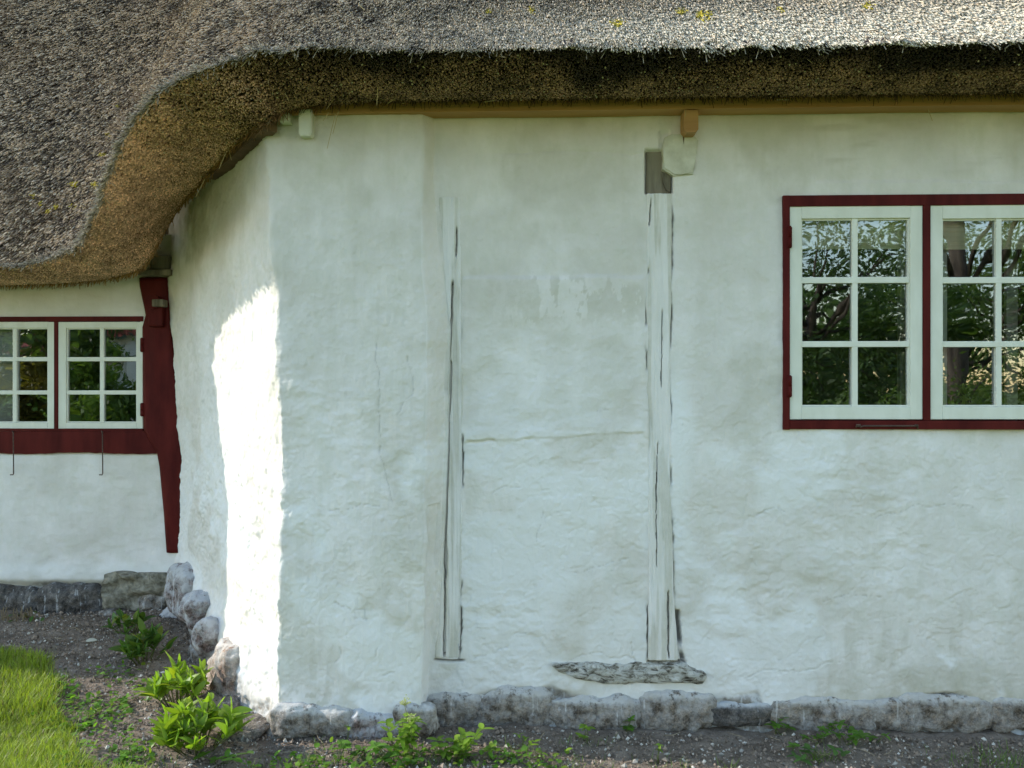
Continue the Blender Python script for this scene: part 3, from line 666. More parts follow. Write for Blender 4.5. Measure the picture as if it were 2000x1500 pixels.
roof = grid_mesh("thatched_roof", SHELL, M_THATCH, house, flip=True)
tag(roof, "weathered reed thatch sweeping down to a lower eave on the left")

def reeds(name, base, dirs, length, rad, col, parent, taper=0.85, ns=4, capcol=None):
    n = len(base); d = dirs / np.linalg.norm(dirs, axis=1, keepdims=True)
    ref = np.where(np.abs(d[:, 2:3]) > .9, np.array([[1., 0, 0]]), np.array([[0, 0, 1.]]))
    a = np.cross(d, ref); a /= np.linalg.norm(a, axis=1, keepdims=True); b = np.cross(d, a)
    ph = rng.uniform(0, 6.28, n)
    ring = []
    for end in (0, 1):
        c = base + d * (length * end)[:, None]; r = rad * (taper if end else 1)
        for k in range(ns):
            th = ph + 2 * math.pi * k / ns
            ring.append(c + a * (np.cos(th) * r)[:, None] + b * (np.sin(th) * r)[:, None])
    V = np.stack(ring, 1).reshape(-1, 3); o = (np.arange(n) * 2 * ns)[:, None]
    F = [np.concatenate([o + k, o + (k + 1) % ns, o + ns + (k + 1) % ns, o + ns + k], 1) for k in range(ns)]
    F.append(np.concatenate([o + ns + k for k in range(4)], 1) if ns == 4 else None)
    F = np.concatenate(F)
    cc = np.repeat(col[:, None, :], 2 * ns, 1)
    if capcol is not None: cc[:, ns:] = capcol[:, None, :]
    return raw_mesh(name, V, F, M_REED, parent, {"col": cc.reshape(-1, 3)}, False)
def sample(S, n, jlo, jhi, ulo, uhi):               # uniform-by-area sampling of a lofted grid
    Q = S[jlo:jhi, ulo:uhi]; e1 = Q[1:, :-1] - Q[:-1, :-1]; e2 = Q[:-1, 1:] - Q[:-1, :-1]
    ar = np.linalg.norm(np.cross(e1, e2), axis=-1); mid = Q[:-1, :-1]
    return Q, e1, e2, ar
def draw(Q, e1, e2, wgt, n):
    p = (wgt / wgt.sum()).ravel(); k = rng.choice(p.size, n, p=p); i, j = np.unravel_index(k, wgt.shape)
    f, g = rng.random(n), rng.random(n); P = Q[i, j] + e1[i, j] * f[:, None] + e2[i, j] * g[:, None]
    nr = np.cross(e1[i, j], e2[i, j]); nr /= np.linalg.norm(nr, axis=1, keepdims=True) + 1e-12
    return P, nr, i + f, j + g
Q, e1, e2, ar = sample(TOP, 0, 0, nv, 0, nu)
qpx, qpy = project(Q[:-1, :-1]); dist = np.linalg.norm(Q[:-1, :-1] - CAM, axis=-1)
vis = (qpx > -500) & (qpx < 2500) & (qpy > -350) & (Q[:-1, :-1, 0] > -6) & (Q[:-1, :-1, 0] < 4.5)
inn = (qpx > -60) & (qpx < 2060) & (qpy > -60)
wgt = ar * np.where(vis, np.where(inn, 1.0, 0.3), 0.0) * np.clip(3.4 / dist, .35, 1.2) ** 1.6
n_top = 225000
P, nr, vi, uj = draw(Q, e1, e2, wgt, n_top)
nr[nr[:, 2] < 0] *= -1
px, py = project(P)
D = np.tile(np.array([0.0, -math.cos(math.radians(35)), -math.sin(math.radians(35))]), (n_top, 1))
D[:, 0] += -0.32 * ss(-.9, -1.5, P[:, 0]) * ss(-2.7, -2.0, P[:, 0])
D += rng.normal(0, 1, (n_top, 3)) * np.array([0.085, 0.05, 0.07])
L = rng.uniform(.04, .095, n_top); Rr = rng.uniform(.0015, .0031, n_top) * np.clip(np.linalg.norm(P - CAM, axis=1) / 3.6, 1, 1.5)
patch = fbm(P, 2.5, 4, 921); clump = fbm(P, 14, 2, 922)
g = np.clip(0.4 + 0.42 * rng.normal(size=n_top) + 0.35 * clump, 0, 1)[:, None]
col = np.array([0.05, 0.034, 0.022]) * (1 - g) + np.array([0.56, 0.43, 0.295]) * g
warm = ss(0.1, .7, patch)[:, None]; col = col * (1 - .35 * warm) + np.array([.2, .13, .075]) * .35 * warm
lit_pale = (ss(-.9, .9, P[:, 0]) * ss(22, 4, vi) * rng.random(n_top) ** .6)[:, None]; col = col * (1 - lit_pale) + np.array([.74, .68, .55]) * lit_pale  # weathered reed ends plus painted sunlight, paler to the right and near the lip
pale = (rng.random(n_top) < .10)[:, None]; col = np.where(pale, np.array([.64, .53, .39]), col)
# yellow lichen tufts
for lx, ly, rr in ((1205, 46, 13), (1372, 31, 16), (1330, 22, 10), (1038, 20, 8), (955, 22, 7), (192, 357, 9), (150, 358, 9), (85, 395, 6), (100, 410, 7), (214, 262, 6), (205, 300, 6), (150, 400, 6), (235, 205, 5), (70, 380, 5), (116, 402, 6), (1690, 12, 10), (1520, 18, 7)):
    m = (np.hypot((px - lx), (py - ly) * 1.6) < rr * (0.6 + .8 * rng.random(n_top))) & (rng.random(n_top) < .75)
    col[m] = np.array([.50, .40, .05]) * rng.uniform(.7, 1.2, (m.sum(), 1))
# frayed bleached reeds along the lip
vt = vi; lipz = (vt < 2.2) & (rng.random(n_top) < .75 * ss(-.6, -1.1, P[:, 0]))
col[lipz] = col[lipz] * .45 + np.array([.42, .37, .30]) * .55
base = P - D / np.linalg.norm(D, axis=1, keepdims=True) * (L * .48)[:, None] + nr * .004
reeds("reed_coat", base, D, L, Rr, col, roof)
# cut reed ends of the eave
EAVE = np.stack([LIP * (1 - f) + INN * f + np.array([0, -.3, -1]) * .02 * math.sin(math.pi * f) for f in np.linspace(0, 1, 16)], 0)
Q, e1, e2, ar = sample(EAVE, 0, 0, 16, 0, nu); qx = Q[:-1, :-1, 0]
wgt = ar * ((qx > -4.2) & (qx < 3.6)) * np.where((qx > -3.4) & (qx < 2.6), 1, .35)
n_e = 72000
P, nr, vi, uj = draw(Q, e1, e2, wgt, n_e); fe = vi / 15
nr[(nr * np.array([0, -.4, -1])).sum(1) < 0] *= -1
D = np.tile(np.array([0.0, -.80, -.60]), (n_e, 1)) + nr * .35
cham = (ss(-.85, -1.3, P[:, 0]) * ss(-2.9, -2.2, P[:, 0]))[:, None]
D = D * (1 - cham) + (np.array([-.25, -.75, -.35]) + nr * .4) * cham
D += rng.normal(0, .075, (n_e, 3))
L = rng.uniform(.03, .06, n_e); Rr = rng.uniform(.0028, .0048, n_e)
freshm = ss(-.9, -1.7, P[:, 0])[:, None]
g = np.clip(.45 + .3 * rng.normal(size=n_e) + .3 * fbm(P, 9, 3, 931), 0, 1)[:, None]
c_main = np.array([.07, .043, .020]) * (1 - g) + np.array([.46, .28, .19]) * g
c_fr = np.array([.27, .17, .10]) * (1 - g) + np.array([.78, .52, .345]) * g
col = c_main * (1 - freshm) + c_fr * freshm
rot = ss(.60, .22, fe + .30 * fbm(P, (2.2, 2, 2), 4, 941))[:, None] * (1 - freshm) * ss(-1.2, -.6, P[:, 0])[:, None]  # main-eave reeds go near-black towards the lip, with a noisy boundary
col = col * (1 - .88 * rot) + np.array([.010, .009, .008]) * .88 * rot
web = (rng.random(n_e) < .012)[:, None]; col = np.where(web, np.array([.42, .36, .25]), col)
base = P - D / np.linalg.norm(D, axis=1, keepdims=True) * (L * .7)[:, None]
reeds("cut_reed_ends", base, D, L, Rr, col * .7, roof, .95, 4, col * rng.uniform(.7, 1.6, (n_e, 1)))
# frayed fringe at lip and at the lower edge, loose stalks
def along(K, n, lo, hi):
    s = np.cumsum(np.r_[0, np.linalg.norm(np.diff(K, axis=0), axis=1)]); q = (K[:, 0] > lo) & (K[:, 0] < hi); a, b = s[q].min(), s[q].max()
    v = rng.uniform(a, b, n); return np.stack([np.interp(v, s, K[:, k]) for k in range(3)], 1)
n1 = 5200; P = along(LIP, n1, -4.2, 3.4); P = P[rng.random(n1) < .3 + .7 * ss(-.5, -1.0, P[:, 0])]; n1 = len(P); ww = ss(-.9, -1.5, P[:, 0])[:, None]
D = np.array([0, -.9, -.35]) + rng.normal(0, .45, (n1, 3)) + np.array([-.5, .1, .1]) * ww
col1 = np.array([.40, .35, .28]) * rng.uniform(.35, 1.25, (n1, 1)); L1 = rng.uniform(.02, .05, n1)
n2 = 5200; P2 = along(INN, n2, -3.6, 3.0); D2 = np.array([0, -.55, -.75]) + rng.normal(0, .28, (n2, 3)); w2 = ss(-.9, -1.6, P2[:, 0])[:, None]
D2 = D2 + np.array([-.4, .35, -.25]) * w2
col2 = (np.array([.15, .09, .04]) * (1 - w2) + np.array([.34, .2, .08]) * w2) * rng.uniform(.4, 1.5, (n2, 1)); L2 = rng.uniform(.025, .06, n2)
P2 = P2 + np.array([0, -.01, .012]) + rng.normal(0, .006, (n2, 3))
strays = [((655, 222, -.2), (639, 290, -.2)), ((661, 218, -.2), (650, 262, -.2)), ((738, 168, -.3), (736, 205, -.3)), ((642, 220, -.2), (631, 236, -.2)), ((1338, 228, -.16), (1340, 214, -.16)), ((1813, 214, -.14), (1821, 236, -.14)), ((1800, 72, -.42), (1822, 92, -.42)), ((440, 300, .05), (428, 330, .05)), ((400, 350, .2), (382, 385, .2)), ((1205, 60, -.42), (1216, 78, -.42)), ((700, 8, -.3), (712, 20, -.3))]
P3 = np.array([at(*a) for a, b in strays]); E3 = np.array([at(*b) for a, b in strays]); D3 = E3 - P3; L3 = np.linalg.norm(D3, axis=1)
col3 = np.tile(np.array([.42, .33, .16]), (len(P3), 1))
n4 = 260; f = rng.random(n4); u = rng.integers(0, nu, n4); P4 = LIP[u] * (1 - f[:, None]) + INN[u] * f[:, None] + np.array([0, -.012, -.022]); D4 = rng.normal(0, 1, (n4, 3)); D4[:, 1] -= .5; L4 = rng.uniform(.02, .055, n4); col4 = np.array([.40, .31, .18]) * rng.uniform(.5, 1.3, (n4, 1))
k4 = (P4[:, 0] > -3.4) & (P4[:, 0] < 3)
allP = np.concatenate([P, P2, P3, P4[k4]]); allD = np.concatenate([D, D2, D3, D4[k4]]); allL = np.concatenate([L1, L2, L3, L4[k4]]); allc = np.concatenate([col1, col2, col3, col4[k4]])
reeds("loose_stalks", allP, allD, allL, rng.uniform(.0013, .0024, len(allP)), allc, roof, .8)
# boards under the slanting eave
pa, pb = at(552, 232, -.11), at(415, 338, chamfer_y(415, .02)); pa2 = at(520, 246, chamfer_y(520, .02))
bm = bmesh.new(); A = Vector(pa2); B = Vector(pb); dd = (B - A).normalized(); up = Vector((0, 0, 1)); nn_ = dd.cross(up).normalized()
vs = [bm.verts.new(q + nn_ * s + up * t_) for q in (A - dd * .05, B) for s, t_ in ((-.03, -.035), (.03, -.035), (.03, .05), (-.03, .05))]
for f in ((0, 1, 2, 3), (7, 6, 5, 4), (0, 4, 5, 1), (1, 5, 6, 2), (2, 6, 7, 3), (3, 7, 4, 0)): bm.faces.new([vs[k] for k in f])
o = bm_obj("eave_board", bm, M_DARKWOOD, house)

# ---- foundation stones
def stone_mesh(size, seed, p=3.0, rough=0.10):
    bm = bmesh.new(); bmesh.ops.create_cube(bm, size=2); bmesh.ops.subdivide_edges(bm, edges=bm.edges[:], cuts=27, use_grid_fill=True)
    bm.verts.ensure_lookup_table(); V = np.array([v.co[:] for v in bm.verts]); F = [[v.index for v in f.verts] for f in bm.faces]; bm.free()
    r = (np.abs(V) ** p).sum(1) ** (1 / p); V = V / r[:, None]
    sm = np.array(size); Wd = V * sm; n = V / np.linalg.norm(V, axis=1, keepdims=True); m = sm.min()
    Wd = Wd + n * (rough * 1.6 * m * fbm(Wd + seed * 3.1, .55 / m, 3, seed) + rough * .5 * m * fbm(Wd, 2.2 / m, 4, seed + 3))[:, None]
    return Wd, np.array(F), ss(.35, .95, V[:, 2])
def stone(name, c, size, seed, mat, parent=None, rot=0.0, p=3.0, rough=.1, wash=0.0):
    V, F, top = stone_mesh(size, seed, p, rough); cs, sn = math.cos(rot), math.sin(rot)
    V = np.stack([V[:, 0] * cs - V[:, 1] * sn, V[:, 0] * sn + V[:, 1] * cs, V[:, 2]], 1)
    o = raw_mesh(name, V, F, mat, parent, {"mask": np.stack([top * wash] * 3, 1)}, True); o.location = c; return o
def fstone(x0, y0, x1, y1, yp, mat, seed, depth=.05, wash=.9, rot=0, p=3.4):
    a, b = at(x0, y0, yp), at(x1, y1, yp); c = (a + b) / 2; s = (abs(b[0] - a[0]) / 2, depth, abs(a[2] - b[2]) / 2)
    return stone("foundation_stone", (c[0], yp + depth * .86, c[2]), (s[0] * 1.10, s[1], s[2]), seed, mat, house, rot, p, .2, wash)
for k, (x0, y0, x1, y1, mt, dp) in enumerate([(818, 1352, 940, 1442, M_STONE, .05), (925, 1344, 1085, 1430, M_STONE, .055), (1075, 1362, 1262, 1432, M_STONE, .045), (1250, 1350, 1395, 1432, M_STONE, .05), (1500, 1362, 1770, 1436, M_STONE, .05), (1755, 1356, 1945, 1436, M_STONE, .05), (1935, 1360, 2120, 1436, M_STONE, .05), (1385, 1372, 1510, 1422, M_STONE_DARK, .035)]):
    fstone(x0, y0, x1, y1, -.018, mt, 1000 + k * 7, dp)
for k, (x0, y0, x1, y1, mt, dp) in enumerate([(528, 1378, 690, 1452, M_STONE, .06), (680, 1392, 795, 1456, M_STONE_RED, .05), (770, 1376, 850, 1440, M_STONE, .05)]):
    fstone(x0, y0, x1, y1, -.168, mt, 1100 + k * 7, dp)
# boulders under the slanting wall
for k, (px, py, rx, rz, mt, off) in enumerate([(375, 1148, 26, 44, M_STONE_RED, .0), (360, 1212, 24, 28, M_STONE_RED, .0), (404, 1190, 20, 32, M_STONE_RED, .02), (428, 1238, 24, 40, M_STONE_RED, .03), (416, 1278, 22, 26, M_STONE, .03), (472, 1306, 34, 60, M_STONE_WARM, .03), (508, 1362, 14, 24, M_STONE_WARM, -.01)]):
    yy = chamfer_y(px + 8, off - .075); c = at(px, py, yy); sc = (yy - CAM[1]) / FPX
    o = stone("foundation_stone", c, (rx * sc * 1.9, .13, rz * sc * 0.98), 1200 + k * 5, mt, house, -.95, 3.0, .24, .6)
# stones under the low wall
o = fstone(70, 1143, 205, 1214, YL - .075, M_STONE_DARK, 1301, .09, .1, .12, 2.7); fstone(-20, 1153, 95, 1206, YL - .05, M_STONE_DARK, 1311, .08, .1, -.08, 2.5)
o = fstone(-190, 1142, 20, 1206, YL - .05, M_STONE_DARK, 1307, .08, 0, 0, 3.5); fstone(-420, 1145, -185, 1206, YL - .05, M_STONE, 1308, .08, 0.2, 0, 3.5)
o = fstone(262, 1138, 352, 1215, YL - .04, M_STONE, 1302, .08, .2, 0, 2.6); fstone(205, 1172, 275, 1215, YL - .02, M_STONE, 1303, .06, 0, 0, 2.5)
bm = bmesh.new(); a, b = at(205, 1118, YL - .03), at(346, 1190, YL - .03); add_box(bm, a[0], b[0], YL - .035, YL + .05, b[2], a[2])
bmesh.ops.subdivide_edges(bm, edges=bm.edges[:], cuts=12, use_grid_fill=True)
for v in bm.verts: v.co.y += 0.045 * float(fbm(np.array(v.co[:]), 11, 4, 1400, .65)) - .016; v.co.z += .016 * float(fbm(np.array(v.co[:]), 7, 2, 1401))
bm_obj("mortar", bm, M_MORTAR, house, True)


# ------------------------------------------------------------------ slabs lying on the soil
def slab(px, py, wpx, hpx, seed, label, mat=None):
    c = on_ground(px, py, .05); z = float(gz(c[0], c[1])); sc = (c[1] - CAM[1]) / FPX
    o = stone("flat_stone", (c[0], c[1], z + .004), (wpx * sc / 2, hpx * 1.55 * sc, .028), seed, mat or M_SLAB, None, rng.uniform(-.5, .2), 3.4, .25)
    tag(o, label, "stone")
M_SLAB = stone_material("pale_sandstone", [(0.13, 0.10, 0.08), (0.24, 0.20, 0.16), (0.32, 0.27, 0.22), (0.36, 0.32, 0.27)], 0.1)
slab(437, 1352, 96, 42, 1501, "larger pale flat stone lying behind the front leafy clump")
slab(488, 1400, 80, 34, 1502, "pale flat stone on the soil beside the corner of the white wall")
slab(412, 1308, 60, 30, 1503, "shaded grey flat stone on the soil below the whitewashed boulders", M_STONE)
slab(213, 1206, 30, 12, 1504, "small grey slab propped at the foot of the dark slate stone", M_STONE)

# ------------------------------------------------------------------ vegetation
def leaf_material(name, tint=(1, 1, 1)):
    t = NT(name); a = t.attr("col"); c = t.mix(1.0, a.outputs['Color'], tint, 'MULTIPLY')
    t.base(c, 0.45, 0.35)
    tr = t.n("BsdfTranslucent"); t.l(t.mix(1.0, c, (1.5, 1.6, 0.6), 'MULTIPLY'), tr.inputs[0])
    mx = t.n("MixShader"); mx.inputs[0].default_value = .42; t.l(t.b.outputs[0], mx.inputs[1]); t.l(tr.outputs[0], mx.inputs[2]); t.l(mx.outputs[0], t.out.inputs[0])
    return t.m
M_LEAF = leaf_material("leaf"); M_GRASS = leaf_material("grass_blade")
M_STEM = simple("green_stem", (0.09, 0.12, 0.03), (0.14, 0.15, 0.05), 30)
M_BARK = simple("bark", (0.05, 0.04, 0.03), (0.14, 0.11, 0.08), 14, (1, 1, .25), .9, .9, .03)
def unit(v): return v / (np.linalg.norm(v, axis=-1, keepdims=True) + 1e-12)
class Leaves:
    def __init__(s): s.V, s.F, s.K, s.n = [], [], [], 0
    def add(s, p, d, up, L, Wd, col, droop=.3, fold=.25, tip=1.0, nseg=6, serr=0.0):
        d = unit(np.asarray(d, float)); side = unit(np.cross(d, up)); nrm = np.cross(side, d)
        V = []
        for i in range(nseg + 1):
            f = i / nseg; wdt = Wd / 2 * (math.sin(math.pi * min(1, f * .94 + .03) ** (.75 * tip)) ** .8) * (1 + serr * (1 if i % 2 else -1))
            if i == nseg: wdt = .0004
            c = p + d * L * (f - .12 * droop * f * f) + nrm * (-droop * L * .55 * f * f)
            V += [c - side * wdt + nrm * fold * wdt, c, c + side * wdt + nrm * fold * wdt]
        b = s.n
        for i in range(nseg):
            for k in (0, 1): s.F.append((b + i * 3 + k, b + i * 3 + k + 1, b + i * 3 + 4 + k, b + i * 3 + 3 + k))
        s.V += V; s.n += len(V); c = np.asarray(col)
        s.K += [c * (1.12 if k == 1 else 1) for i in range(nseg + 1) for k in range(3)]
    def build(s, name, parent=None, mat=None):
        return raw_mesh(name, np.array(s.V), np.array(s.F), mat or M_LEAF, parent, {"col": np.array(s.K)}, True)
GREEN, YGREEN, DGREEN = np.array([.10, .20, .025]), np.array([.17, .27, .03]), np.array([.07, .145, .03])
def rv3(s): return rng.normal(0, s, 3)
def base_point(px, py):
    c = on_ground(px, py, 0.0)
    for _ in range(4): c = on_ground(px, py, float(gz(c[0], c[1])))
    return c
def clump(px, py, wpx, hpx, nst, seed, label, c0, group=None, leafL=.085):
    c = base_point(px, py); sc = (c[1] - CAM[1]) / FPX; root = empty("leafy_perennial", c); Hh, Rr = hpx * sc, wpx * sc / 2
    lv = Leaves(); bm = bmesh.new()
    for i in range(nst):
        a = rng.uniform(0, 6.28); r = math.sqrt(rng.random()); b0 = np.array([math.cos(a) * r * Rr * .45, math.sin(a) * r * Rr * .35, -.005])
        hh = Hh * (1 - .45 * r * r) * rng.uniform(.6, 1.0) - leafL * .35
        hh = max(hh, .02); out = np.array([math.cos(a), math.sin(a), 0]) * (r * Rr * .5)
        p1 = b0 + out * .6 + np.array([0, 0, hh * .65]); p2 = b0 + out + np.array([0, 0, hh]); add_tube(bm, [b0, p1, p2], [.0032, .0028, .002], 5)
        for q, fr in ((p1, .9), (p2, 1.0), ((p1 + p2) / 2, .95)):
            a2 = rng.uniform(0, 6.28)
            for k in range(2):
                aa = a2 + math.pi * k + rng.normal(0, .3); el = rng.uniform(.35, 1.15)
                d = np.array([math.cos(aa) * math.cos(el), math.sin(aa) * math.cos(el), math.sin(el)]) + out * 1.5
                L_ = leafL * rng.uniform(.45, 1.25); g = rng.random() if rng.random() > .12 else 3.5
                lv.add(q, d, np.array([0, 0, 1.]) + rv3(.25), L_, L_ * rng.uniform(.36, .5), c0 * rng.uniform(.75, 1.25) + np.array([.03, .02, 0]) * g, rng.uniform(-.1, .7), rng.uniform(.15, .5))
        d = np.array([rng.normal(0, .25), rng.normal(0, .25), 1]); lv.add(p2, d, np.array([1., .3, 0]) + rv3(.4), leafL * rng.uniform(.6, 1), leafL * .33, c0 * rng.uniform(.9, 1.35), rng.uniform(0, .3), .5)
    bm_obj("stems", bm, M_STEM, root, True); lv.build("leaves", root)
    tag(root, label, "plant", group); return root
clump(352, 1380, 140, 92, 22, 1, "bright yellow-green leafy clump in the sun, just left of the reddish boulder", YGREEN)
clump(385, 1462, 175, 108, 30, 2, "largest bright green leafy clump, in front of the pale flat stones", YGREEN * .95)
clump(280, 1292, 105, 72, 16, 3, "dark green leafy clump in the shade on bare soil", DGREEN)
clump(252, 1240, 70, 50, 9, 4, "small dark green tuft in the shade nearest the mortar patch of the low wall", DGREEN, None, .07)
# cut back stalks
c = base_point(48, 1212); root = empty("cut_back_perennial", c); bm = bmesh.new(); lv = Leaves()
for i in range(26):
    a = np.array([rng.normal(0, .075), rng.normal(0, .03), 0]); hh = rng.uniform(.03, .085); add_tube(bm, [a, a + np.array([rng.normal(0, .012), rng.normal(0, .012), hh])], [.003, .0022], 5)
for i in range(22):
    a = np.array([rng.normal(-.02, .1), rng.normal(0, .04), .01]); lv.add(a, np.array([rng.normal(), rng.normal(), rng.uniform(.2, 1)]), np.array([0, 0, 1.]), rng.uniform(.03, .06), .02, DGREEN if rng.random() < .5 else np.array([.16, .12, .07]), .4)
bm_obj("stalks", bm, simple("dry_stalk", (.16, .12, .07), (.28, .22, .13), 30), root)['kind'] = 'stuff'; lv.build("leaves", root)
tag(root, "cut back brown stalks with a few leaves in front of the dark slate stone", "plant")
# weeds and seedlings by the foot of the wall
def weed(px, py, hpx, nst, label, c0=GREEN, leafL=.05, spread=.05, flower=False, lobes=3, group=None):
    c = base_point(px, py); sc = (c[1] - CAM[1]) / FPX; root = empty("weed", c); Hh = hpx * sc; lv = Leaves(); bm = bmesh.new(); fb = bmesh.new()
    for i in range(nst):
        b0 = rv3(spread * .3); b0[2] = -.004; f = 1.0 if i == 0 else rng.uniform(.35, .85)
        tip = np.array([rng.normal(0, spread * .7), rng.normal(0, spread * .5), Hh * f]); mid = (b0 + tip) / 2 + rv3(.006)
        add_tube(bm, [b0, mid, tip], [.0022, .0018, .0012], 5)
        nodes = [tip] if Hh < .09 else [tip, mid, mid * .5 + tip * .5]
        for q in nodes:
            a0 = rng.uniform(0, 6.28); nl = lobes if not (flower and q is tip and i == 0) else 0
            for k in range(nl):
                aa = a0 + (k - (nl - 1) / 2) * (6.0 / max(nl, 3)) + rng.normal(0, .15); el = rng.uniform(-.1, .6)
                lv.add(q, np.array([math.cos(aa) * math.cos(el), math.sin(aa) * math.cos(el), math.sin(el)]), np.array([0, 0, 1.]) + rv3(.2), leafL * rng.uniform(.7, 1.15), leafL * rng.uniform(.42, .58), c0 * rng.uniform(.75, 1.3), rng.uniform(.1, .6), .2, 1.0, 6, .06)
        if flower and i < 2:
            for k in range(26):
                e = tip + np.array([rng.normal(0, .014), rng.normal(0, .014), rng.uniform(.006, .03)]); add_tube(fb, [tip, e], .0007, 4)
                bmesh.ops.create_icosphere(fb, subdivisions=1, radius=.0032, matrix=Matrix.Translation(e))
    bm_obj("stems", bm, M_STEM, root, True); lv.build("leaves", root)
    if flower: bm_obj("flower_head", fb, simple("pale_green_blossom", (.36, .40, .14), (.5, .5, .22), 50), root)['kind'] = 'stuff'
    else: fb.free()
    tag(root, label, "weed", group)
weed(800, 1478, 88, 9, "tallest weed with a pale flower head standing against the wall foot", YGREEN, .048, .075, True)
weed(895, 1486, 72, 8, "broad-leaved bright weed right of the flowering one", YGREEN, .05, .06)
weed(668, 1496, 42, 7, "low bushy weed below the corner stones at the bottom edge", GREEN, .05, .08)
weed(440, 1492, 26, 5, "small green weed spreading in front of the largest leafy clump", GREEN, .05, .08)
weed(760, 1492, 40, 8, "short dense weed at the left foot of the flowering weed", GREEN, .05, .06)
weed(678, 1448, 26, 1, "single thin sprout in front of the brown corner stone", YGREEN, .026, .01)
weed(955, 1484, 30, 5, "low weed right beside the broad-leaved bright one", YGREEN, .035, .05)
weed(1020, 1456, 22, 2, "pair of thin sprouts below the whitewashed foundation stones", YGREEN, .026, .02)
weed(1052, 1482, 30, 3, "three-stemmed seedling at the bottom below the left post", YGREEN, .03, .03)
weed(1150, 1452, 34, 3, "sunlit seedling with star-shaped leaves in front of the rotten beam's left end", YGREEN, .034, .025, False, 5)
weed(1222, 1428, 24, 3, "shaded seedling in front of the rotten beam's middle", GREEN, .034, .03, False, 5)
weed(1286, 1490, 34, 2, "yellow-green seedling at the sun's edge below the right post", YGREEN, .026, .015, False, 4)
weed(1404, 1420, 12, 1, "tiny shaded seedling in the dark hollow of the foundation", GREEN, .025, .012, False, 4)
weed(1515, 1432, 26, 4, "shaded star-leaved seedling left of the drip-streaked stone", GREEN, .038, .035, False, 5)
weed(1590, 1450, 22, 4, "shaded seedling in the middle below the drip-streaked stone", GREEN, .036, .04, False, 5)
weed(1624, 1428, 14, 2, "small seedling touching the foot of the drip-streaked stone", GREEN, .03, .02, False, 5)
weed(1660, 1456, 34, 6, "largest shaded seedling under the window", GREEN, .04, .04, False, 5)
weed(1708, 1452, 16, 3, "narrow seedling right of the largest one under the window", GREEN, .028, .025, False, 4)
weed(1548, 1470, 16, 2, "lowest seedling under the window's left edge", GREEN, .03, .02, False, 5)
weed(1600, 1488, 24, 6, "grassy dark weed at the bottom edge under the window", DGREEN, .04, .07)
# ground cover of small leaves, grass, gravel, dry stalks
lv = Leaves(); k = 0
while k < 1000:
    px, py = rng.uniform(-60, 1250), rng.uniform(1240, 1560); dens = ss(60, 130, px) * ss(330, 230, px) * ss(1300, 1350, py) + ss(420, 560, px) * ss(1200, 1000, px) * ss(1455, 1490, py) * .45
    if px > 300 and py < 1440: dens *= .2
    c = on_ground(px, py, .01); nzv = float(fbm(np.array(c), 7, 3, 1601))
    if rng.random() > dens * (0.2 + .9 * (nzv > .05)): continue
    z = float(gz(c[0], c[1])); p = np.array([c[0], c[1], z + rng.uniform(.006, .03)]); L_ = rng.uniform(.012, .034)
    for q in range(rng.integers(1, 4)):
        lv.add(p + rv3(.006), np.array([rng.normal(), rng.normal(), rng.uniform(-.1, .6)]), np.array([0, 0, 1.]) + rv3(.3), L_, L_ * rng.uniform(.5, .8), GREEN * rng.uniform(.7, 1.6) + (np.array([.06, .03, 0]) if rng.random() < .2 else 0), .3, .15, 1, 4)
    k += 1
tag(lv.build("ground_cover"), "small creeping green leaves scattered over the sunlit soil", "ground cover", kind="stuff")
def blades(n, X, Y, H, Wd, col, lean=.45):
    z = gz(X, Y); a = rng.uniform(0, 6.28, n); ln = np.abs(rng.normal(0, lean, n)); d = np.stack([np.cos(a) * ln, np.sin(a) * ln, np.ones(n)], 1); d = unit(d)
    sd = unit(np.stack([-np.sin(a + rng.normal(0, .6, n)), np.cos(a), np.zeros(n)], 1)); p = np.stack([X, Y, z - .004], 1); bend = np.stack([np.cos(a), np.sin(a), -.35 * np.ones(n)], 1) * (H * rng.uniform(.05, .5, n))[:, None]
    V = []
    for f, wv in ((0, 1), (.4, .9), (.75, .6), (1, .06)):
        c = p + d * (H * f)[:, None] + bend * f * f; V += [c - sd * (Wd * wv / 2)[:, None], c + sd * (Wd * wv / 2)[:, None]]
    V = np.stack(V, 1).reshape(-1, 3); o = (np.arange(n) * 8)[:, None]
    F = np.concatenate([np.concatenate([o + 2 * k, o + 2 * k + 1, o + 2 * k + 3, o + 2 * k + 2], 1) for k in range(3)])
    K = np.repeat(col[:, None, :], 8, 1); K[:, :2] *= .75
    return V, F, K.reshape(-1, 3)
n = 150000; X = np.concatenate([rng.uniform(-3.4, -1.3, 110000), rng.uniform(-4.5, 4.5, 40000)]); Y = np.concatenate([rng.uniform(-.75, .95, 110000), rng.uniform(-3.0, -.4, 40000)])
m = grass_mask(X, Y); kp = rng.random(n) < m * ss(.05, .95, m + .25 * fbm(np.stack([X, Y, 0 * X], 1), 9, 3, 1702))
X, Y = X[kp], Y[kp]; n = len(X); patchg = fbm(np.stack([X, Y, 0 * X], 1), 3.5, 3, 1701)
H = rng.uniform(.03, .075, n) * (1 + .3 * patchg); gcol = np.array([.205, .265, .033]) + np.clip(.5 + .5 * patchg + rng.normal(0, .3, n), 0, 1.3)[:, None] * np.array([.085, .095, .012])
dry = rng.random(n) < .09; gcol[dry] = np.array([.26, .22, .10])
V1, F1, K1 = blades(n, X, Y, H, rng.uniform(.002, .004, n), gcol)
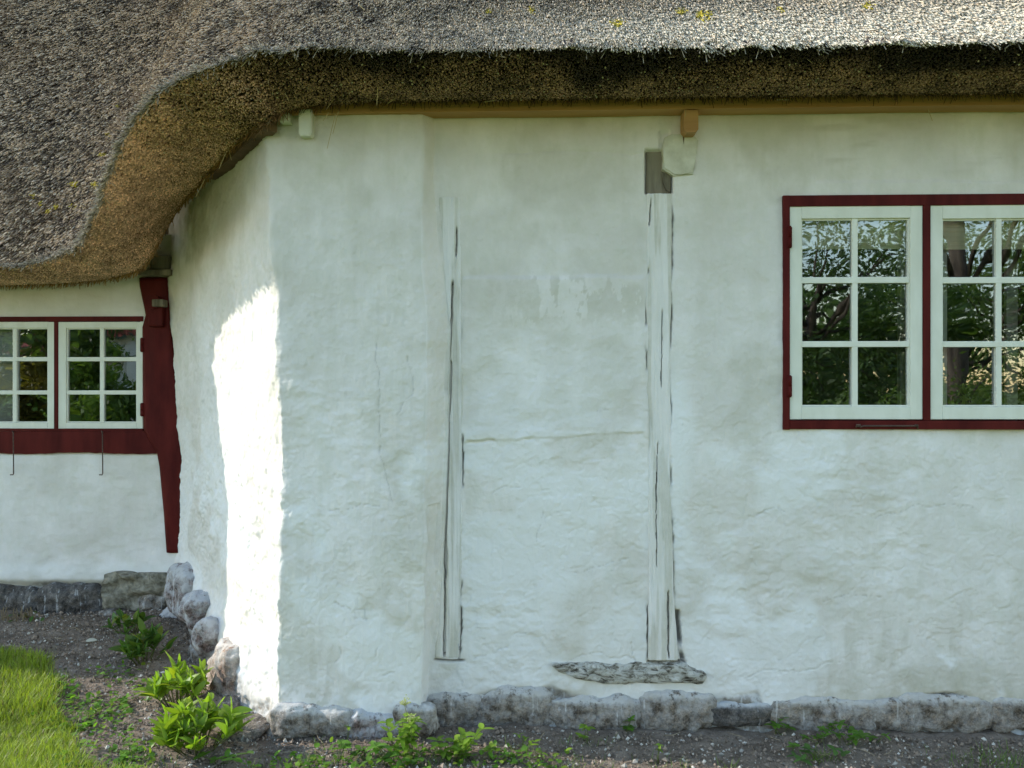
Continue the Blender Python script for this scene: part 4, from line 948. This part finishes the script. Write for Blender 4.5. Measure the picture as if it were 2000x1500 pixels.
# stray tufts on the soil
tx, ty = [], []
for px, py, cnt, sp in ((610, 1492, 90, .07), (560, 1500, 60, .08), (720, 1485, 70, .06), (860, 1480, 80, .06), (1000, 1480, 70, .08), (980, 1440, 20, .02), (1105, 1450, 16, .02), (1180, 1448, 30, .03), (1120, 1495, 70, .08), (1410, 1495, 14, .02), (1340, 1498, 12, .03), (1605, 1482, 90, .04), (1920, 1480, 120, .10), (1980, 1490, 160, .08), (120, 1330, 60, .05), (160, 1400, 70, .06), (240, 1470, 60, .06), (620, 1450, 10, .01), (1050, 1440, 9, .01), (1300, 1495, 30, .06), (300, 1490, 60, .06)):
    c = on_ground(px, py, .01); tx.append(rng.normal(c[0], sp, cnt)); ty.append(rng.normal(c[1], sp * .6, cnt))
X, Y = np.concatenate(tx), np.concatenate(ty); ok = Y < np.where(X > -.97, -.16, 9); X, Y = X[ok], Y[ok]; n = len(X)
V2, F2, K2 = blades(n, X, Y, rng.uniform(.02, .07, n), rng.uniform(.0015, .003, n), np.array([.11, .18, .03]) * rng.uniform(.6, 1.5, (n, 1)), .6)
g = raw_mesh("grass", np.concatenate([V1, V2]), np.concatenate([F1, F2 + len(V1)]), M_GRASS, None, {"col": np.concatenate([K1, K2])})
tag(g, "bright green lawn grass with stray tufts on the soil", "grass", kind="stuff")
def pebbles(name, n, sz, cols, spread):
    X, Y = spread(n); z = gz(X, Y); n = len(X); oc = np.array([[1, 0, 0], [-1, 0, 0], [0, 1, 0], [0, -1, 0], [0, 0, 1], [0, 0, -1], [.6, .6, .6], [-.6, .6, .5], [.6, -.6, .5], [-.6, -.6, .6]])
    oc = oc[:6]; fc = np.array([[0, 2, 4], [2, 1, 4], [1, 3, 4], [3, 0, 4], [2, 0, 5], [1, 2, 5], [3, 1, 5], [0, 3, 5]])
    a = rng.uniform(0, 6.28, n); s = sz(n)[:, None] * rng.uniform(.5, 1.2, (n, 3)); V = oc[None] * (1 + rng.normal(0, .18, (n, 6, 1))) * s[:, None, :]
    ca, sa = np.cos(a)[:, None], np.sin(a)[:, None]; V = np.stack([V[..., 0] * ca - V[..., 1] * sa, V[..., 0] * sa + V[..., 1] * ca, V[..., 2] + .25 * V[..., 0]], -1) + np.stack([X, Y, z + .008 + s[:, 2] * .3], 1)[:, None, :]
    F = (fc[None] + (np.arange(n) * 6)[:, None, None]).reshape(-1, 3)
    return raw_mesh(name, V.reshape(-1, 3), F, M_REED, None, {"col": np.repeat(cols(n)[:, None], 6, 1).reshape(-1, 3)})
def spread(n):
    X = rng.uniform(-3.2, 2.7, n * 2); Y = rng.uniform(-.75, 1.4, n * 2); ok = (grass_mask(X, Y) < .3) & (Y < np.where(X > -.97, -.06, 1.35 - (X + 2.2) * 1.2)); return X[ok][:n], Y[ok][:n]
gv = pebbles("gravel", 26000, lambda n: np.clip(rng.lognormal(math.log(.0042), .5, n), .0015, .013), lambda n: np.where(rng.random((n, 1)) < .16, np.array([.48, .44, .38]), np.array([.24, .185, .14])) * rng.uniform(.4, 1.4, (n, 1)), spread)
tag(gv, "crumbs of soil and pale gravel strewn over the bed", "gravel", kind="stuff")
bm = bmesh.new()
for i in range(70):
    px, py = (rng.uniform(60, 460), rng.uniform(1230, 1490)) if i < 45 else (rng.uniform(500, 1900), rng.uniform(1440, 1495)); c = base_point(px, py) + np.array([0, 0, .014]); a = rng.uniform(0, 3.14); L_ = rng.uniform(.03, .11)
    e = np.array([math.cos(a), math.sin(a) * .8, rng.uniform(-.05, .25)]) * L_; add_tube(bm, [c, c + e * .5 + rv3(.006), c + e], [.0016, .0014, .0009], 5)
o = bm_obj("dry_stalks", bm, simple("dry_stalk_pale", (.18, .13, .085), (.38, .31, .2), 15)); tag(o, "thin dry stalks and twigs lying on the soil", "twigs", kind="stuff")
c = base_point(178, 1258); lv = Leaves(); lv.add(np.array([-.03, 0, .016]), np.array([1, .25, .12]), np.array([0, -.5, 1.]), .062, .03, np.array([.6, .58, .52]), .25, .35); o = lv.build("dry_leaf"); o.location = c
tag(o, "pale curled dry leaf lying on the shaded soil", "leaf")

# ------------------------------------------------------------------ garden behind the photographer, seen in the panes
def tree(name, x, y, trunk_h, tr, cz, rx, rz, nleaf, col, label, cat="tree", nclump=60, seed=1, leaf=.16, gap=.55, group=None):
    r = np.random.default_rng(seed); root = empty(name, (x, y, float(gz(x, y)))); bm = bmesh.new()
    cl = unit(r.normal(size=(nclump, 3))) * (r.random((nclump, 1)) ** .4) * np.array([rx, rx, rz]) + np.array([0, 0, cz]); cl[:, 2] = np.maximum(cl[:, 2], .35)
    top = np.array([r.normal(0, .15), r.normal(0, .15), cz + rz * .4]); add_tube(bm, [(0, 0, -.15), (r.normal(0, .04), r.normal(0, .04), trunk_h * .5), tuple(top * np.array([.3, .3, .5])), tuple(top)], [tr * 1.25, tr, tr * .8, tr * .15], 12)
    for q in cl[::3]:
        s = top * r.uniform(.35, .85); add_tube(bm, [tuple(s), tuple((s + q) / 2 + np.array([0, 0, .15])), tuple(q)], [tr * .3, tr * .18, tr * .05], 6)
    bm_obj("trunk", bm, M_BARK, root, True)
    ci = r.integers(0, nclump, nleaf); sg = gap * (rx + rz) / 2 / nclump ** (1 / 3) * r.uniform(.7, 1.3, nclump)
    p = cl[ci] + r.normal(size=(nleaf, 3)) * sg[ci][:, None] * np.array([1, 1, .7]); p[:, 2] = np.maximum(p[:, 2], .1)
    d = unit(r.normal(size=(nleaf, 3)) + np.array([0, 0, -.3])); s = unit(np.cross(d, r.normal(size=(nleaf, 3)))); L_ = leaf * r.uniform(.6, 1.3, nleaf)[:, None]
    V = np.stack([p, p + d * L_ * .5 + s * L_ * .28, p + d * L_, p + d * L_ * .5 - s * L_ * .28], 1).reshape(-1, 3); F = np.arange(nleaf * 4).reshape(-1, 4)
    K = np.repeat((col * (r.uniform(.6, 1.4, (nclump, 1)))[ci] * r.uniform(.8, 1.2, (nleaf, 1)))[:, None], 4, 1).reshape(-1, 3)
    raw_mesh("crown", V, F, M_LEAF, root, {"col": K}); tag(root, label, cat, group)
tree("tree", 5.9, -7.0, 3.0, .15, 5.6, 2.5, 2.4, 7000, np.array([.17, .25, .05]), "loose-crowned tree with a stout trunk mirrored in the large window", seed=11, nclump=48, leaf=.065, gap=.34)
tree("shrub", 5.5, -6.2, .4, .05, .9, 1.3, 1.1, 9000, np.array([.13, .19, .04]), "leafy green bush at the foot of the mirrored stout trunk", "shrub", 45, 18, .06)
tree("tree", 6.2, -15.0, 2.0, .2, 3.1, 2.6, 2.6, 10500, np.array([.08, .13, .04]), "dark dense tree mirrored in the left panes of the large window", seed=12, nclump=70, leaf=.12)
tree("tree", 11.8, -17.0, 2.0, .22, 3.6, 3.4, 2.8, 18000, np.array([.13, .19, .045]), "broad green tree mirrored in the right panes of the large window", seed=13, nclump=80, leaf=.13)
tree("tree", -12.9, -15.5, 1.6, .2, 3.6, 1.9, 3.4, 10000, np.array([.075, .12, .035]), "dark tree mirrored in the small window's middle panes", seed=14, nclump=70, leaf=.22)
tree("tree", -16.5, -17.0, 1.6, .2, 3.8, 2.4, 3.8, 10000, np.array([.075, .115, .035]), "dark tree mirrored in the small window's outer panes", seed=15, nclump=70, leaf=.22)
tree("shrub", -10.5, -13.0, .5, .07, 1.15, 1.6, 1.5, 9000, np.array([.13, .20, .04]), "bright green shrub mirrored low in the small window", "shrub", 50, 16, .15)
tree("shrub", -13.2, -12.6, .5, .07, .9, 1.2, 1.0, 6000, np.array([.22, .18, .04]), "yellowish shrub mirrored low in the small window", "shrub", 45, 17, .14)
for k, (x, y, rx, rz) in enumerate(((8.8, -19.5, 3.0, 2.6),)):
    tree("shrub", x, y, 1.0, .12, rz * .75, rx, rz, 8000, np.array([.10, .16, .04]), "dark shrub filling the gap between the two far trees", "shrub", 55, 30 + k, .24, .6)
hx, hy = -20.5, -30.0; hb = empty("neighbour_house", (hx, hy, 0)); tag(hb, "white house with a red tiled roof mirrored in the small window", "house")
M_WHITEH = simple("white_render", (.6, .6, .57), (.68, .68, .65), 2); t = NT("red_pantiles"); wv = t.n("TexWave", Scale=3.2, Distortion=.3); t.l(t.coord((1, 0, 0)), wv.inputs[0])
t.base(t.mix(wv.outputs['Fac'], (.20, .045, .035), (.36, .10, .075)), .8, .2); t.bump(wv.outputs['Fac'], .8, .05); M_PANTILE = t.m
bm = bmesh.new(); add_box(bm, -4.5, 4.5, -3, 3, 0, 3.7); bm_obj("wall", bm, M_WHITEH, hb)
bm = bmesh.new(); 
for sg in (1, -1):
    vs = [bm.verts.new(v) for v in ((-4.9, sg * 3.5, 3.45), (4.9, sg * 3.5, 3.45), (4.9, 0, 6.6), (-4.9, 0, 6.6), (-4.9, sg * 3.5, 3.3), (4.9, sg * 3.5, 3.3), (4.9, 0, 6.4), (-4.9, 0, 6.4))]
    for f in ((0, 1, 2, 3), (4, 5, 6, 7), (0, 1, 5, 4), (1, 2, 6, 5), (3, 0, 4, 7)): bm.faces.new([vs[q] for q in f])
rf = bm_obj("roof", bm, M_PANTILE, hb); bm = bmesh.new(); add_box(bm, 1, 1.7, -.35, .35, 5.8, 7.4); bm_obj("chimney", bm, M_PANTILE, rf)
for wx in (-3, -1, 1, 3):
    bm = bmesh.new(); add_box(bm, wx - .65, wx + .65, 2.98, 3.03, 1.6, 3.1); w_ = bm_obj("window", bm, M_ROOM, hb); bm = bmesh.new()
    for q in (-.65, -.02, .61): add_box(bm, wx + q, wx + q + .05, 3.02, 3.06, 1.6, 3.1)
    for q in (1.57, 2.33, 3.08): add_box(bm, wx - .65, wx + .66, 3.022, 3.062, q, q + .05)
    bm_obj("sash", bm, M_WHITEH, w_)
